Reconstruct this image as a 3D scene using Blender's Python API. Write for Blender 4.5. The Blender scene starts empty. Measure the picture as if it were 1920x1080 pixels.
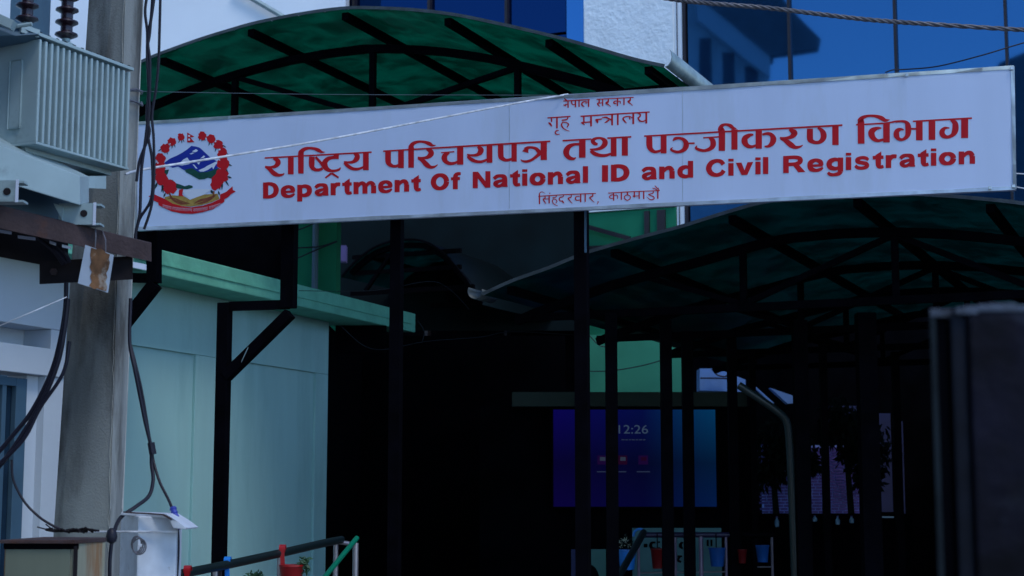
import bpy, bmesh, math, random
from mathutils import Vector, Matrix
from mathutils.geometry import tessellate_polygon
random.seed(7)
R = math.radians
scene = bpy.context.scene
COL = scene.collection

# ------------------------------------------------------------------ camera
F = 3045.0                       # focal length in photo pixels (1920 wide)
HORIZON = 935.0
TH = math.atan((HORIZON - 540) / F)
CAM = Vector((0, 0, 1.6))
cd = bpy.data.cameras.new('camera'); cam = bpy.data.objects.new('camera', cd); COL.objects.link(cam)
cam.location = CAM; cam.rotation_euler = (R(90) + TH, 0, 0)
cd.sensor_width = 36; cd.lens = 36 * F / 1920; cd.clip_end = 2000; cd.clip_start = .05
cd.dof.use_dof = True; cd.dof.focus_distance = 12.5; cd.dof.aperture_fstop = 3.2
scene.camera = cam

# ------------------------------------------------------------------ world, sun, exposure
w = bpy.data.worlds.new('World'); scene.world = w; w.use_nodes = True
nt = w.node_tree; nt.nodes.clear()
sky = nt.nodes.new('ShaderNodeTexSky'); sky.sky_type = 'NISHITA'; sky.sun_disc = False
SUN_EL, SUN_AZ = R(58), R(140)           # azimuth measured clockwise from +Y
sky.sun_elevation = SUN_EL; sky.sun_rotation = SUN_AZ; sky.ozone_density = 4.0; sky.dust_density = .3; sky.altitude = 1300
bg = nt.nodes.new('ShaderNodeBackground'); bg.inputs[1].default_value = .13
out = nt.nodes.new('ShaderNodeOutputWorld')
nt.links.new(sky.outputs[0], bg.inputs[0]); nt.links.new(bg.outputs[0], out.inputs[0])
sd = bpy.data.lights.new('sun', 'SUN'); sd.energy = .65; sd.angle = R(20); sd.color = (1, .96, .9)
so = bpy.data.objects.new('sun', sd); COL.objects.link(so)
dsun = Vector((math.sin(SUN_AZ) * math.cos(SUN_EL), math.cos(SUN_AZ) * math.cos(SUN_EL), math.sin(SUN_EL)))
so.rotation_euler = dsun.to_track_quat('Z', 'Y').to_euler(); so.location = (0, 0, 30)
vs = scene.view_settings
vs.view_transform = 'Standard'; vs.look = 'None'; vs.exposure = 1.0; vs.gamma = 1; vs.use_curve_mapping = False
scene.cycles.max_bounces = 8; scene.cycles.transparent_max_bounces = 12

# ------------------------------------------------------------------ projection helpers
CT, ST = math.cos(TH), math.sin(TH)
def ray(px, py):
    x = (px - 960) / F; y = (540 - py) / F
    return Vector((x, CT - y * ST, ST + y * CT))
def at(px, py, Y):
    d = ray(px, py); return CAM + d * (Y / d.y)
def hit(px, py, P, N):
    d = ray(px, py); return CAM + d * ((P - CAM).dot(N) / d.dot(N))
def vplane(P, dx, dy):
    """vertical plane through P holding the level direction (dx,dy): returns (P, normal)"""
    n = Vector((dy, -dx, 0)).normalized()
    return (Vector(P), n)
def unitx(vpx):
    t = (vpx - 960) / F; v = Vector((t, 1, 0)); return v.normalized()

# ------------------------------------------------------------------ materials
def new_mat(name):
    m = bpy.data.materials.new(name); m.use_nodes = True
    return m, m.node_tree, m.node_tree.nodes['Principled BSDF']
def pmat(name, c, rough=.7, metal=0, var=.15, scale=3.0, stretch=(1, 1, 1), c2=None, thr=None, bump=0, bscale=40, spec=.5, det=6):
    """procedural paint/metal: base colour with two scales of noise; c2 = a second colour showing in blotches"""
    m, t, b = new_mat(name)
    N, L = t.nodes, t.links
    b.inputs['Roughness'].default_value = rough; b.inputs['Metallic'].default_value = metal
    b.inputs['Specular IOR Level'].default_value = spec
    tc = N.new('ShaderNodeTexCoord'); mp = N.new('ShaderNodeMapping'); mp.inputs['Scale'].default_value = stretch
    L.new(tc.outputs['Object'], mp.inputs[0])
    nz = N.new('ShaderNodeTexNoise'); nz.inputs['Scale'].default_value = scale; nz.inputs['Detail'].default_value = det
    L.new(mp.outputs[0], nz.inputs[0])
    rp = N.new('ShaderNodeMapRange'); rp.inputs[1].default_value = .3; rp.inputs[2].default_value = .7
    rp.inputs[3].default_value = 1 - var; rp.inputs[4].default_value = 1 + var
    L.new(nz.outputs[0], rp.inputs[0])
    mx = N.new('ShaderNodeMix'); mx.data_type = 'RGBA'; mx.blend_type = 'MULTIPLY'; mx.inputs[0].default_value = 1
    cc = N.new('ShaderNodeCombineColor')
    for i in range(3): L.new(rp.outputs[0], cc.inputs[i])
    L.new(cc.outputs[0], mx.inputs[7])
    if c2:
        n2 = N.new('ShaderNodeTexNoise'); n2.inputs['Scale'].default_value = scale * .8; n2.inputs['Detail'].default_value = 10
        n2.inputs['Roughness'].default_value = .65
        mp2 = N.new('ShaderNodeMapping'); mp2.inputs['Scale'].default_value = stretch; mp2.inputs['Location'].default_value = (3.1, 7.7, 1.3)
        L.new(tc.outputs['Object'], mp2.inputs[0]); L.new(mp2.outputs[0], n2.inputs[0])
        r2 = N.new('ShaderNodeMapRange'); a = thr or .55
        r2.inputs[1].default_value = a; r2.inputs[2].default_value = a + .12; L.new(n2.outputs[0], r2.inputs[0])
        m2 = N.new('ShaderNodeMix'); m2.data_type = 'RGBA'
        m2.inputs[6].default_value = (*c, 1); m2.inputs[7].default_value = (*c2, 1); L.new(r2.outputs[0], m2.inputs[0])
        L.new(m2.outputs[2], mx.inputs[6])
    else:
        mx.inputs[6].default_value = (*c, 1)
    L.new(mx.outputs[2], b.inputs['Base Color'])
    if bump:
        bn = N.new('ShaderNodeTexNoise'); bn.inputs['Scale'].default_value = bscale; bn.inputs['Detail'].default_value = 5
        L.new(tc.outputs['Object'], bn.inputs[0])
        bp = N.new('ShaderNodeBump'); bp.inputs['Strength'].default_value = bump; bp.inputs['Distance'].default_value = .02
        L.new(bn.outputs[0], bp.inputs['Height']); L.new(bp.outputs[0], b.inputs['Normal'])
    return m
def sheet_mat(name, c, cd_):
    """translucent corrugated plastic, dirty"""
    m, t, b = new_mat(name); N, L = t.nodes, t.links
    tc = N.new('ShaderNodeTexCoord')
    mp = N.new('ShaderNodeMapping'); mp.inputs['Scale'].default_value = (.9, .9, .9); L.new(tc.outputs['Object'], mp.inputs[0])
    n1 = N.new('ShaderNodeTexNoise'); n1.inputs['Scale'].default_value = 2.3; n1.inputs['Detail'].default_value = 8; n1.inputs['Roughness'].default_value = .6
    n1.inputs['Distortion'].default_value = .6
    L.new(mp.outputs[0], n1.inputs[0])
    r = N.new('ShaderNodeMapRange'); r.inputs[1].default_value = .32; r.inputs[2].default_value = .68
    r.inputs[3].default_value = -.45; r.inputs[4].default_value = 1.35; L.new(n1.outputs[0], r.inputs[0])
    mx = N.new('ShaderNodeMix'); mx.data_type = 'RGBA'; mx.inputs[6].default_value = (*[v * .3 for v in c], 1); mx.inputs[7].default_value = (*c, 1)
    L.new(r.outputs[0], mx.inputs[0])
    tr = N.new('ShaderNodeBsdfTranslucent'); L.new(mx.outputs[2], tr.inputs[0])
    b.inputs['Base Color'].default_value = (*cd_, 1); b.inputs['Roughness'].default_value = .35
    ms = N.new('ShaderNodeMixShader'); ms.inputs[0].default_value = .45
    L.new(tr.outputs[0], ms.inputs[1]); L.new(b.outputs[0], ms.inputs[2])
    L.new(ms.outputs[0], N['Material Output'].inputs[0])
    return m
def emit_mat(name, c, s):
    m, t, b = new_mat(name); b.inputs['Base Color'].default_value = (0, 0, 0, 1)
    b.inputs['Emission Color'].default_value = (*c, 1); b.inputs['Emission Strength'].default_value = s
    b.inputs['Roughness'].default_value = .6; b.inputs['Specular IOR Level'].default_value = .03
    return m
def glass_mat(name, tint, base, rough=.03):
    m, t, b = new_mat(name); N, L = t.nodes, t.links
    b.inputs['Base Color'].default_value = (*tint, 1); b.inputs['Metallic'].default_value = 1; b.inputs['Roughness'].default_value = rough
    b2 = N.new('ShaderNodeBsdfDiffuse'); b2.inputs[0].default_value = (*base, 1)
    tc = N.new('ShaderNodeTexCoord'); nz = N.new('ShaderNodeTexNoise'); nz.inputs['Scale'].default_value = .5; nz.inputs['Detail'].default_value = 2
    L.new(tc.outputs['Object'], nz.inputs[0])
    bp = N.new('ShaderNodeBump'); bp.inputs['Strength'].default_value = .07; bp.inputs['Distance'].default_value = .03
    L.new(nz.outputs[0], bp.inputs['Height']); L.new(bp.outputs[0], b.inputs['Normal'])
    ms = N.new('ShaderNodeMixShader'); ms.inputs[0].default_value = .25
    L.new(b.outputs[0], ms.inputs[1]); L.new(b2.outputs[0], ms.inputs[2]); L.new(ms.outputs[0], N['Material Output'].inputs[0])
    return m

M = {}
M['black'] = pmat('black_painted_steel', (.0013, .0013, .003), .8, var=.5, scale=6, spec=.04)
M['dark'] = pmat('shade_black_wall', (.0014, .0017, .003), .9, var=.4, spec=.02)  # near-black, so the shade of unlit interiors sits in the colour
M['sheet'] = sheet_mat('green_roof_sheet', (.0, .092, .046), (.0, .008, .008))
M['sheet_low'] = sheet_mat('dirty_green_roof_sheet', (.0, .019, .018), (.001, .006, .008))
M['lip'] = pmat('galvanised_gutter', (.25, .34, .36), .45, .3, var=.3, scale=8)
M['panel'] = pmat('sign_face_vinyl', (.54, .64, .85), .42, var=.05, scale=1.6, stretch=(1.5, 1.5, .25), c2=(.50, .59, .76), thr=.52, bump=.12, bscale=2.2)
M['frame'] = pmat('aluminium_frame', (.5, .56, .6), .3, .6, var=.25, scale=7)
M['red'] = pmat('red_print', (.50, .008, .016), .6, var=.08, spec=.2)
M['print_blue'] = pmat('blue_print', (.012, .03, .30), .6, var=.1, spec=.2)
M['print_green'] = pmat('green_print', (.008, .065, .05), .6, var=.2, scale=30, spec=.2)
M['print_dark'] = pmat('dark_leaf_print', (.01, .03, .035), .6, var=.1, spec=.2)
M['print_white'] = pmat('white_print', (.60, .66, .78), .6, var=.02, spec=.2)
M['print_gold'] = pmat('gold_print', (.36, .24, .06), .6, var=.2, scale=30, spec=.2)
M['print_brown'] = pmat('brown_print', (.22, .06, .03), .6, var=.2, scale=30, spec=.2)
M['print_pink'] = pmat('pale_pink_print', (.5, .28, .36), .6, var=.05, spec=.2)
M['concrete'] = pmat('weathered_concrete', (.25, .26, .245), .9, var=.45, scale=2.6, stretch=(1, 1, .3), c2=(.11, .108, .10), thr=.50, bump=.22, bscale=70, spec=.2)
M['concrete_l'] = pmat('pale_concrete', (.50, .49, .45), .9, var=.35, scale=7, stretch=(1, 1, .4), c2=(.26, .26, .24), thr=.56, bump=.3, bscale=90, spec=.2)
M['tank'] = pmat('grey_transformer_enamel', (.30, .40, .42), .42, var=.10, scale=3.5, c2=(.19, .25, .26), thr=.60, det=9)
M['porc'] = pmat('brown_porcelain', (.022, .010, .016), .25, var=.2, spec=.6)
M['rust'] = pmat('rusty_channel_steel', (.055, .038, .04), .8, var=.3, scale=5, c2=(.085, .040, .03), thr=.55, spec=.2, bump=.3)
M['rust_d'] = pmat('dark_channel_steel', (.018, .015, .018), .8, var=.4, scale=5, spec=.15)
M['tag'] = pmat('rust_eaten_white_plate', (.42, .5, .6), .6, var=.08, scale=9)
M['tagrust'] = pmat('orange_rust', (.17, .085, .04), .9, var=.7, scale=11, c2=(.36, .34, .30), thr=.53)
M['cable'] = pmat('black_cable_sheath', (.009, .009, .02), .5, var=.2, spec=.3)
M['rope'] = pmat('white_wire', (.58, .6, .64), .6, var=.35, scale=14)
M['twist'] = pmat('grey_twisted_conductor', (.11, .11, .13), .55, .2, var=.4, scale=9)
M['wall'] = pmat('white_wall_green_lit', (.37, .62, .61), .85, var=.06, scale=1.6, stretch=(1.6, 1.6, .3), c2=(.33, .57, .56), thr=.55, bump=.1, bscale=20, spec=.2)  # white wall with the canopy's green light put into its colour
M['wallw'] = pmat('white_wall_paint', (.54, .60, .66), .85, var=.05, scale=1.0, bump=.1, bscale=20, spec=.2)
M['slab'] = pmat('mint_slab_paint', (.16, .50, .36), .8, var=.12, scale=5, c2=(.13, .3, .25), thr=.66, spec=.2, bump=.4, bscale=12)
M['green'] = pmat('green_wall_paint', (.012, .19, .10), .85, var=.12, scale=1.5, spec=.2)
M['mint'] = pmat('dull_mint_wall_paint', (.04, .25, .16), .85, var=.12, scale=1.5, spec=.2)
M['white_far'] = pmat('bright_white_render', (.74, .82, .90), .85, var=.05, scale=.8, spec=.2)
M['stucco'] = pmat('coarse_white_stucco', (.76, .85, .92), .9, var=.06, scale=3, bump=1.0, bscale=14, spec=.2)
M['glass_d'] = glass_mat('blue_glass_dark_reflection', (.008, .04, .14), (.001, .006, .025))  # darker reflection of the left panes put into the tint
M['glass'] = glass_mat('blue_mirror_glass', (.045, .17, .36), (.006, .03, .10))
M['pot_blue_shade'] = pmat('shaded_blue_plastic', (.004, .07, .27), .5, var=.25, spec=.2)  # blue pot plastic darkened for the dim light under the canopy
M['pot_red_shade'] = pmat('shaded_red_plastic', (.11, .002, .004), .5, var=.25, spec=.2)  # red pot plastic, the same shade mixed into its colour
M['gable'] = pmat('pale_blue_gable_paint', (.13, .27, .60), .8, var=.12)
M['teal_d'] = pmat('dark_teal_sheeting', (.0015, .007, .009), .7, var=.5, scale=1.2, spec=.1)
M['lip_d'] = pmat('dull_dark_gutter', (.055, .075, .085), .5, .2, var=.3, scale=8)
M['glass_l'] = glass_mat('blue_glass_bright_reflection', (.06, .23, .52), (.008, .04, .13))  # brighter sky reflection of one narrow pane put into the tint
M['mull'] = pmat('dark_bronze_mullion', (.02, .018, .025), .5, .3, var=.2)
M['asphalt'] = pmat('asphalt', (.05, .05, .05), .95, var=.25, scale=4, bump=.4)
M['paving'] = pmat('concrete_paving', (.16, .155, .15), .9, var=.25, scale=3, bump=.3)
M['box'] = pmat('weathered_green_grey_box', (.135, .155, .115), .7, var=.2, scale=3, stretch=(1, 1, .25), c2=(.17, .10, .045), thr=.6)
M['box_l'] = pmat('rust_streaked_box_side', (.26, .26, .19), .7, var=.25, scale=6, stretch=(1, 1, .12), c2=(.22, .12, .055), thr=.5)
M['boxw'] = pmat('chipped_white_box', (.56, .61, .68), .6, var=.10, scale=12, c2=(.14, .11, .10), thr=.60, det=12)
M['steel'] = pmat('stainless_tube', (.35, .33, .36), .35, .7, var=.2)
M['railblack'] = pmat('dark_green_handrail_sleeve', (.002, .009, .010), .45, var=.2)
M['railgreen'] = pmat('green_handrail_sleeve', (.0, .16, .09), .4, var=.2)
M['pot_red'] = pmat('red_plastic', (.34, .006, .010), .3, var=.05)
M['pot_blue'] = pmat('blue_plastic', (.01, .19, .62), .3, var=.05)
M['tape'] = pmat('blue_tape', (.03, .05, .33), .4, var=.1)
M['leaf'] = pmat('leaf_green', (.02, .07, .025), .6, var=.4, scale=20)
M['leafd'] = pmat('dark_foliage', (.006, .012, .01), .8, var=.4, scale=20, spec=.1)
M['petal'] = pmat('pale_petal', (.55, .6, .45), .6, var=.1)
M['stone'] = pmat('dark_polished_granite', (.0035, .0035, .009), .7, var=.7, scale=9, c2=(.013, .015, .025), thr=.54, spec=.12, bump=.25, bscale=25)
M['stone_e'] = pmat('worn_granite_edge', (.010, .016, .021), .75, var=.4, scale=9, spec=.12)
M['brick'] = pmat('violet_stone_cladding', (.12, .09, .40), .8, var=.4, scale=14)
M['mortar'] = pmat('pale_mortar', (.30, .42, .95), .8, var=.2)
M['soil'] = pmat('bare_soil', (.05, .045, .035), .95, var=.3)
M['bottle'] = pmat('pale_blue_plastic', (.16, .32, .48), .2, var=.1)
M['roof_far'] = pmat('slate_blue_roof', (.11, .12, .13), .7, var=.2)
M['wall_far'] = pmat('pale_grey_render', (.62, .66, .7), .85, var=.08)
M['win_dark'] = pmat('dark_window_glass', (.02, .03, .04), .1, var=.1)
M['violet'] = pmat('lilac_wall_paint', (.10, .09, .26), .8, var=.15)
M['panelblue'] = pmat('blue_gate_paint', (.012, .02, .09), .7, var=.2)
M['winframe'] = pmat('blue_grey_window_paint', (.055, .12, .18), .6, var=.1)
M['winglass'] = pmat('unlit_window_glass', (.012, .03, .055), .15, var=.2, spec=.4)

# ------------------------------------------------------------------ object helpers
def tag(o, label=None, cat=None, group=None, kind=None):
    if label: o['label'] = label
    if cat: o['category'] = cat
    if group: o['group'] = group
    if kind: o['kind'] = kind
    return o
def empty(name, loc, label=None, cat=None, group=None):
    o = bpy.data.objects.new(name, None); COL.objects.link(o); o.location = loc; o.empty_display_size = .1
    return tag(o, label, cat, group)
class MB:
    def __init__(s): s.v = []; s.f = []
    def add(s, vs_, fs):
        n = len(s.v); s.v += [Vector(p) for p in vs_]; s.f += [[i + n for i in f] for f in fs]; return s
    def hexa(s, p):          # 8 points: bottom ring 0-3, top ring 4-7
        return s.add(p, [(0, 3, 2, 1), (4, 5, 6, 7), (0, 1, 5, 4), (1, 2, 6, 5), (2, 3, 7, 6), (3, 0, 4, 7)])
    def box(s, c, ex, ey, ez):   # centre and three half-extent vectors
        c = Vector(c); ex, ey, ez = Vector(ex), Vector(ey), Vector(ez)
        return s.hexa([c - ex - ey - ez, c + ex - ey - ez, c + ex + ey - ez, c - ex + ey - ez,
                       c - ex - ey + ez, c + ex - ey + ez, c + ex + ey + ez, c - ex + ey + ez])
    def bbox(s, x0, x1, y0, y1, z0, z1):
        return s.box(((x0 + x1) / 2, (y0 + y1) / 2, (z0 + z1) / 2), ((x1 - x0) / 2, 0, 0), (0, (y1 - y0) / 2, 0), (0, 0, (z1 - z0) / 2))
    def beam(s, a, b, wd, ht, side=None):
        """rectangular bar from a to b; side = direction of the width"""
        a, b = Vector(a), Vector(b); d = (b - a).normalized()
        if side is None: side = Vector((0, 0, 1)).cross(d) if abs(d.z) < .95 else Vector((1, 0, 0))
        side = Vector(side); side = (side - d * side.dot(d)).normalized(); up = d.cross(side)
        return s.box((a + b) / 2, side * wd / 2, up * ht / 2, (b - a) / 2)
    def strip(s, pts, wd, ht, side):
        """bar swept through pts, 'side' constant width direction"""
        side = Vector(side).normalized(); n = len(s.v); m = len(pts); P = [Vector(p) for p in pts]
        for i, p in enumerate(P):
            d = (P[min(i + 1, m - 1)] - P[max(i - 1, 0)]).normalized(); up = d.cross(side).normalized()
            s.v += [p - side * wd / 2 - up * ht / 2, p + side * wd / 2 - up * ht / 2, p + side * wd / 2 + up * ht / 2, p - side * wd / 2 + up * ht / 2]
        for i in range(m - 1):
            for k in range(4): s.f.append([n + i * 4 + k, n + i * 4 + (k + 1) % 4, n + i * 4 + 4 + (k + 1) % 4, n + i * 4 + 4 + k])
        s.f += [[n, n + 3, n + 2, n + 1], [n + (m - 1) * 4 + k for k in range(4)]]
        return s
    def tube(s, pts, r, seg=8, twist=0, rr=None):
        P = [Vector(p) for p in pts]; m = len(P); n = len(s.v); prev = None
        for i, p in enumerate(P):
            d = (P[min(i + 1, m - 1)] - P[max(i - 1, 0)]).normalized()
            if prev is None: u = d.orthogonal().normalized()
            else: u = (prev - d * prev.dot(d)).normalized()
            prev = u; v = d.cross(u); rad = rr[i] if rr else r
            for k in range(seg):
                a = 2 * math.pi * k / seg; s.v.append(p + (u * math.cos(a) + v * math.sin(a)) * rad)
        for i in range(m - 1):
            for k in range(seg): s.f.append([n + i * seg + k, n + i * seg + (k + 1) % seg, n + (i + 1) * seg + (k + 1) % seg, n + (i + 1) * seg + k])
        s.f.append([n + k for k in reversed(range(seg))]); s.f.append([n + (m - 1) * seg + k for k in range(seg)])
        return s
    def lathe(s, base, prof, seg=20):
        base = Vector(base); n = len(s.v)
        for r, z in prof:
            for k in range(seg):
                a = 2 * math.pi * k / seg; s.v.append(base + Vector((r * math.cos(a), r * math.sin(a), z)))
        for i in range(len(prof) - 1):
            for k in range(seg): s.f.append([n + i * seg + k, n + i * seg + (k + 1) % seg, n + (i + 1) * seg + (k + 1) % seg, n + (i + 1) * seg + k])
        s.f.append([n + k for k in reversed(range(seg))]); s.f.append([n + (len(prof) - 1) * seg + k for k in range(seg)])
        return s
    def prism(s, poly, dvec):
        """closed polygon extruded by dvec"""
        P = [Vector(p) for p in poly]; dvec = Vector(dvec); n = len(s.v); m = len(P)
        s.v += P + [p + dvec for p in P]
        for t in tessellate_polygon([P]): s.f.append([n + t[0], n + t[1], n + t[2]]); s.f.append([n + m + t[2], n + m + t[1], n + m + t[0]])
        for i in range(m): s.f.append([n + i, n + (i + 1) % m, n + m + (i + 1) % m, n + m + i])
        return s
    def build(s, name, m, parent=None, smooth=False, bevel=0, loc=None):
        me = bpy.data.meshes.new(name)
        org = Vector(loc) if loc is not None else (Vector((0, 0, 0)) if parent is not None else (sum(s.v, Vector()) / len(s.v)))
        base = Vector((0, 0, 0))
        if parent is not None:
            q = parent
            while q is not None: base += q.location; q = q.parent
        me.from_pydata([tuple(p - base - (org if parent is None else Vector((0, 0, 0)))) for p in s.v], [], s.f)
        bm = bmesh.new(); bm.from_mesh(me); bmesh.ops.recalc_face_normals(bm, faces=bm.faces)
        if bevel: bmesh.ops.bevel(bm, geom=[e for e in bm.edges if len(e.link_faces) == 2 and e.calc_face_angle(0) > .5], offset=bevel, segments=2, affect='EDGES', profile=.6)
        bm.to_mesh(me); bm.free()
        me.materials.append(m)
        if smooth:
            for p in me.polygons: p.use_smooth = True
            try: me.set_sharp_from_angle(angle=R(40))
            except Exception: pass
        o = bpy.data.objects.new(name, me); COL.objects.link(o)
        if parent is not None: o.parent = parent
        else: o.location = org
        return o
def catmull(pts, n=6):
    if len(pts) < 3: return [tuple(p) for p in pts]
    out = []
    P = [pts[0]] + list(pts) + [pts[-1]]
    for i in range(1, len(P) - 2):
        for k in range(n):
            t = k / n
            out.append(tuple(.5 * ((2 * b) + (-a + c) * t + (2 * a - 5 * b + 4 * c - d) * t * t + (-a + 3 * b - 3 * c + d) * t ** 3)
                             for a, b, c, d in zip(P[i - 1], P[i], P[i + 1], P[i + 2])))
    out.append(tuple(pts[-1])); return out
def pxpath(pts, n=6):
    """[(px,py,Y)] -> smooth world path"""
    return [at(*p) for p in catmull(pts, n)]
A = unitx(2280); B = Vector((A.y, -A.x, 0))       # along the canopies (away, to the right) / across them (right, slightly nearer)
UP = Vector((0, 0, 1))

# ------------------------------------------------------------------ ground
MB().bbox(-300, 300, -300, 300, -.3, 0).build('ground', M['soil']); tag(bpy.data.objects['ground'], kind='structure')
o = MB().bbox(-120, 120, -9.0, 3.4, .0, .03).build('road', M['asphalt']); tag(o, kind='structure')
o = MB().bbox(-120, 120, 3.6, 60, .0, .12).build('pavement', M['paving']); tag(o, kind='structure')
o = MB().bbox(-120, 120, 3.4, 3.6, .0, .16).build('kerb', M['concrete_l']); tag(o, kind='structure')

# ------------------------------------------------------------------ far office building (blue glass)
FP = vplane(at(1190, 400, 26), B.x, B.y)
def fac(px, py, off=0): return hit(px, py, FP[0] - FP[1] * 0 , FP[1]) - A * off
if FP[1].dot(A) > 0: pass
def fbox(mb, x0, x1, y0, y1, th, off=0):
    """box on the facade between photo columns x0..x1 and level heights, proud of it by off, thickness th"""
    xa = fac(x0, 500); xb = fac(x1, 500)
    def P(p, z, d): return Vector((p.x, p.y, z)) - A * d
    return mb.hexa([P(xa, y0, off), P(xb, y0, off), P(xb, y0, off - th), P(xa, y0, off - th),
                    P(xa, y1, off), P(xb, y1, off), P(xb, y1, off - th), P(xa, y1, off - th)])
ob = empty('office_building', (fac(1190, 500).x, fac(1190, 500).y, 0), 'blue glass office block with a white stucco pier rising behind the canopies', 'building')
fbox(MB(), 560, 2100, 0, 13.5, 3, -.25).build('wall', M['dark'], ob)
ztop = 13.4
cols_d = [643, 657, 801, 949, 1062]
for a, b in zip(cols_d[:-1], cols_d[1:]):
    for z0, z1 in ((5.6, 7.45), (7.5, 9.35), (9.4, ztop)):
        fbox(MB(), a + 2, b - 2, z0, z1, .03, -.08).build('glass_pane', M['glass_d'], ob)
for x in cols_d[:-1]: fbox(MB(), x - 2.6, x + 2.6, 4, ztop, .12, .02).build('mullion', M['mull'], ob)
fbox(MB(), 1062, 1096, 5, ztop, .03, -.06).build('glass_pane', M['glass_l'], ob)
fbox(MB(), 1097, 1101, 5, ztop, .1, 0).build('mullion', M['mull'], ob)
fbox(MB(), 1101.5, 1271, 6.25, ztop, .5, .1).build('stucco_pier', M['stucco'], ob)
fbox(MB(), 1101.5, 1270.5, .1, 6.24, .5, .06).build('green_wall', M['green'], ob)
fbox(MB(), 1271.5, 1286, .1, ztop, .3, .03).build('white_pilaster', M['white_far'], ob)
fbox(MB(), 1276, 1277.5, .1, ztop - .1, .02, .04).build('downpipe', M['mull'], ob)
fbox(MB(), 1287, 1292, 4, ztop, .16, .04).build('mullion', M['mull'], ob)
cols = [1293, 1490, 1692.5, 1904, 2100]
for a, b in zip(cols[:-1], cols[1:]):
    for z0, z1 in ((4.35, 5.6), (5.62, ztop)):
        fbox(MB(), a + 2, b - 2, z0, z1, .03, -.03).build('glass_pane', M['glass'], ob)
for x in cols[1:]: fbox(MB(), x - 2.6, x + 2.6, 3, ztop, .12, .05).build('mullion', M['mull'], ob)
for x0, x1 in ((1213, 1222), (1237, 1252)): fbox(MB(), x0, x1, 4, 6.2, .08, .12).build('window_bar', M['mull'], ob)
mb = MB(); mb.beam(hit(1105, 427, FP[0], FP[1]) - A * .15, hit(1187, 450, FP[0], FP[1]) - A * .15, .05, .07); mb.build('conduit', M['mull'], ob)
mb = MB(); mb.beam(hit(1105, 467, FP[0], FP[1]) - A * .15, hit(1200, 463, FP[0], FP[1]) - A * .15, .05, .05); mb.build('conduit', M['mull'], ob)

# white building, upper left
WY = 27.5
wb = empty('white_building', (at(450, 900, WY).x, WY, 0), 'bright white rendered building rising behind the left end of the green canopy', 'building')
xl = at(-600, 500, WY).x; xr = at(641, 500, WY).x
mb = MB(); mb.bbox(xl, xr, WY, WY + .9, 0, 12); mb.build('wall', M['white_far'], wb)
mb = MB(); mb.tube([at(440, -22, WY - .1), at(535, 34, WY - .1), at(560, 50, WY - .1)], .045); mb.build('drain_pipe', M['lip'], wb)
mb = MB(); mb.bbox(at(20, 0, 18).x, at(81, 0, 18).x, 18, 18.3, 0, 10); o = mb.build('grey_column', M['winframe'])
tag(o, 'blue grey painted column standing behind the brown insulators', 'column')
# ------------------------------------------------------------------ house across the street, seen mirrored in the glass
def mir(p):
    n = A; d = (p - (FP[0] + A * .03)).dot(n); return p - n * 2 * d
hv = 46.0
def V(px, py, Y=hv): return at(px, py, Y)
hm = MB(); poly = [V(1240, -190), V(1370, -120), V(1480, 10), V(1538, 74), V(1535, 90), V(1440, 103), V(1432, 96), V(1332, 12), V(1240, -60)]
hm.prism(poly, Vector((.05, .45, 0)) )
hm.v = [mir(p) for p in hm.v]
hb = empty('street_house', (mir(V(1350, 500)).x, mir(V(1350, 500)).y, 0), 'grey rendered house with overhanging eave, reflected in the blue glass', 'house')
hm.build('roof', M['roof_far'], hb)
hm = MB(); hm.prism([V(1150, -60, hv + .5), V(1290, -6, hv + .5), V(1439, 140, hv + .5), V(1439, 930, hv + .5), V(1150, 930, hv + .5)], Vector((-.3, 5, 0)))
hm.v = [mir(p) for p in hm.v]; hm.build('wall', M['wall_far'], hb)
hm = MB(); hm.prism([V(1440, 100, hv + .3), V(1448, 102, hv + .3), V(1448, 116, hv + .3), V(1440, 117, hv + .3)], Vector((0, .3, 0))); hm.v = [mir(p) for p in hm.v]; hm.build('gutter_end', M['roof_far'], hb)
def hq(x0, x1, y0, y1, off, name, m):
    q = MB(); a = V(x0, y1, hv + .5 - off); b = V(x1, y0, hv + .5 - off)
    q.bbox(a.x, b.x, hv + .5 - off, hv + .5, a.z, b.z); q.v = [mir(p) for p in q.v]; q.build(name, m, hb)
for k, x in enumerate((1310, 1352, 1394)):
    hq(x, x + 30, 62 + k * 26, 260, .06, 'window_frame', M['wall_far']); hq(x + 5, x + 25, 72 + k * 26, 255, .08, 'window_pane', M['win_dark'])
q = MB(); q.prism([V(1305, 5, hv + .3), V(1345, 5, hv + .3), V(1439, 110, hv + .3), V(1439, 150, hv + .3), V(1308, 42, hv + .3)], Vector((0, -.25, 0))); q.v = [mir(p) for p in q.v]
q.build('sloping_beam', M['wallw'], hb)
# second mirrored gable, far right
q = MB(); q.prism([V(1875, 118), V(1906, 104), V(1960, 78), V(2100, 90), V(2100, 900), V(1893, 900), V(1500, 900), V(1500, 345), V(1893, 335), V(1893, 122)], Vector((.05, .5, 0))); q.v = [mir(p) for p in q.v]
g2 = q.build('gabled_house', M['roof_far']); tag(g2, 'dark gabled house end reflected at the right edge beyond the sign', 'house')

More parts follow.
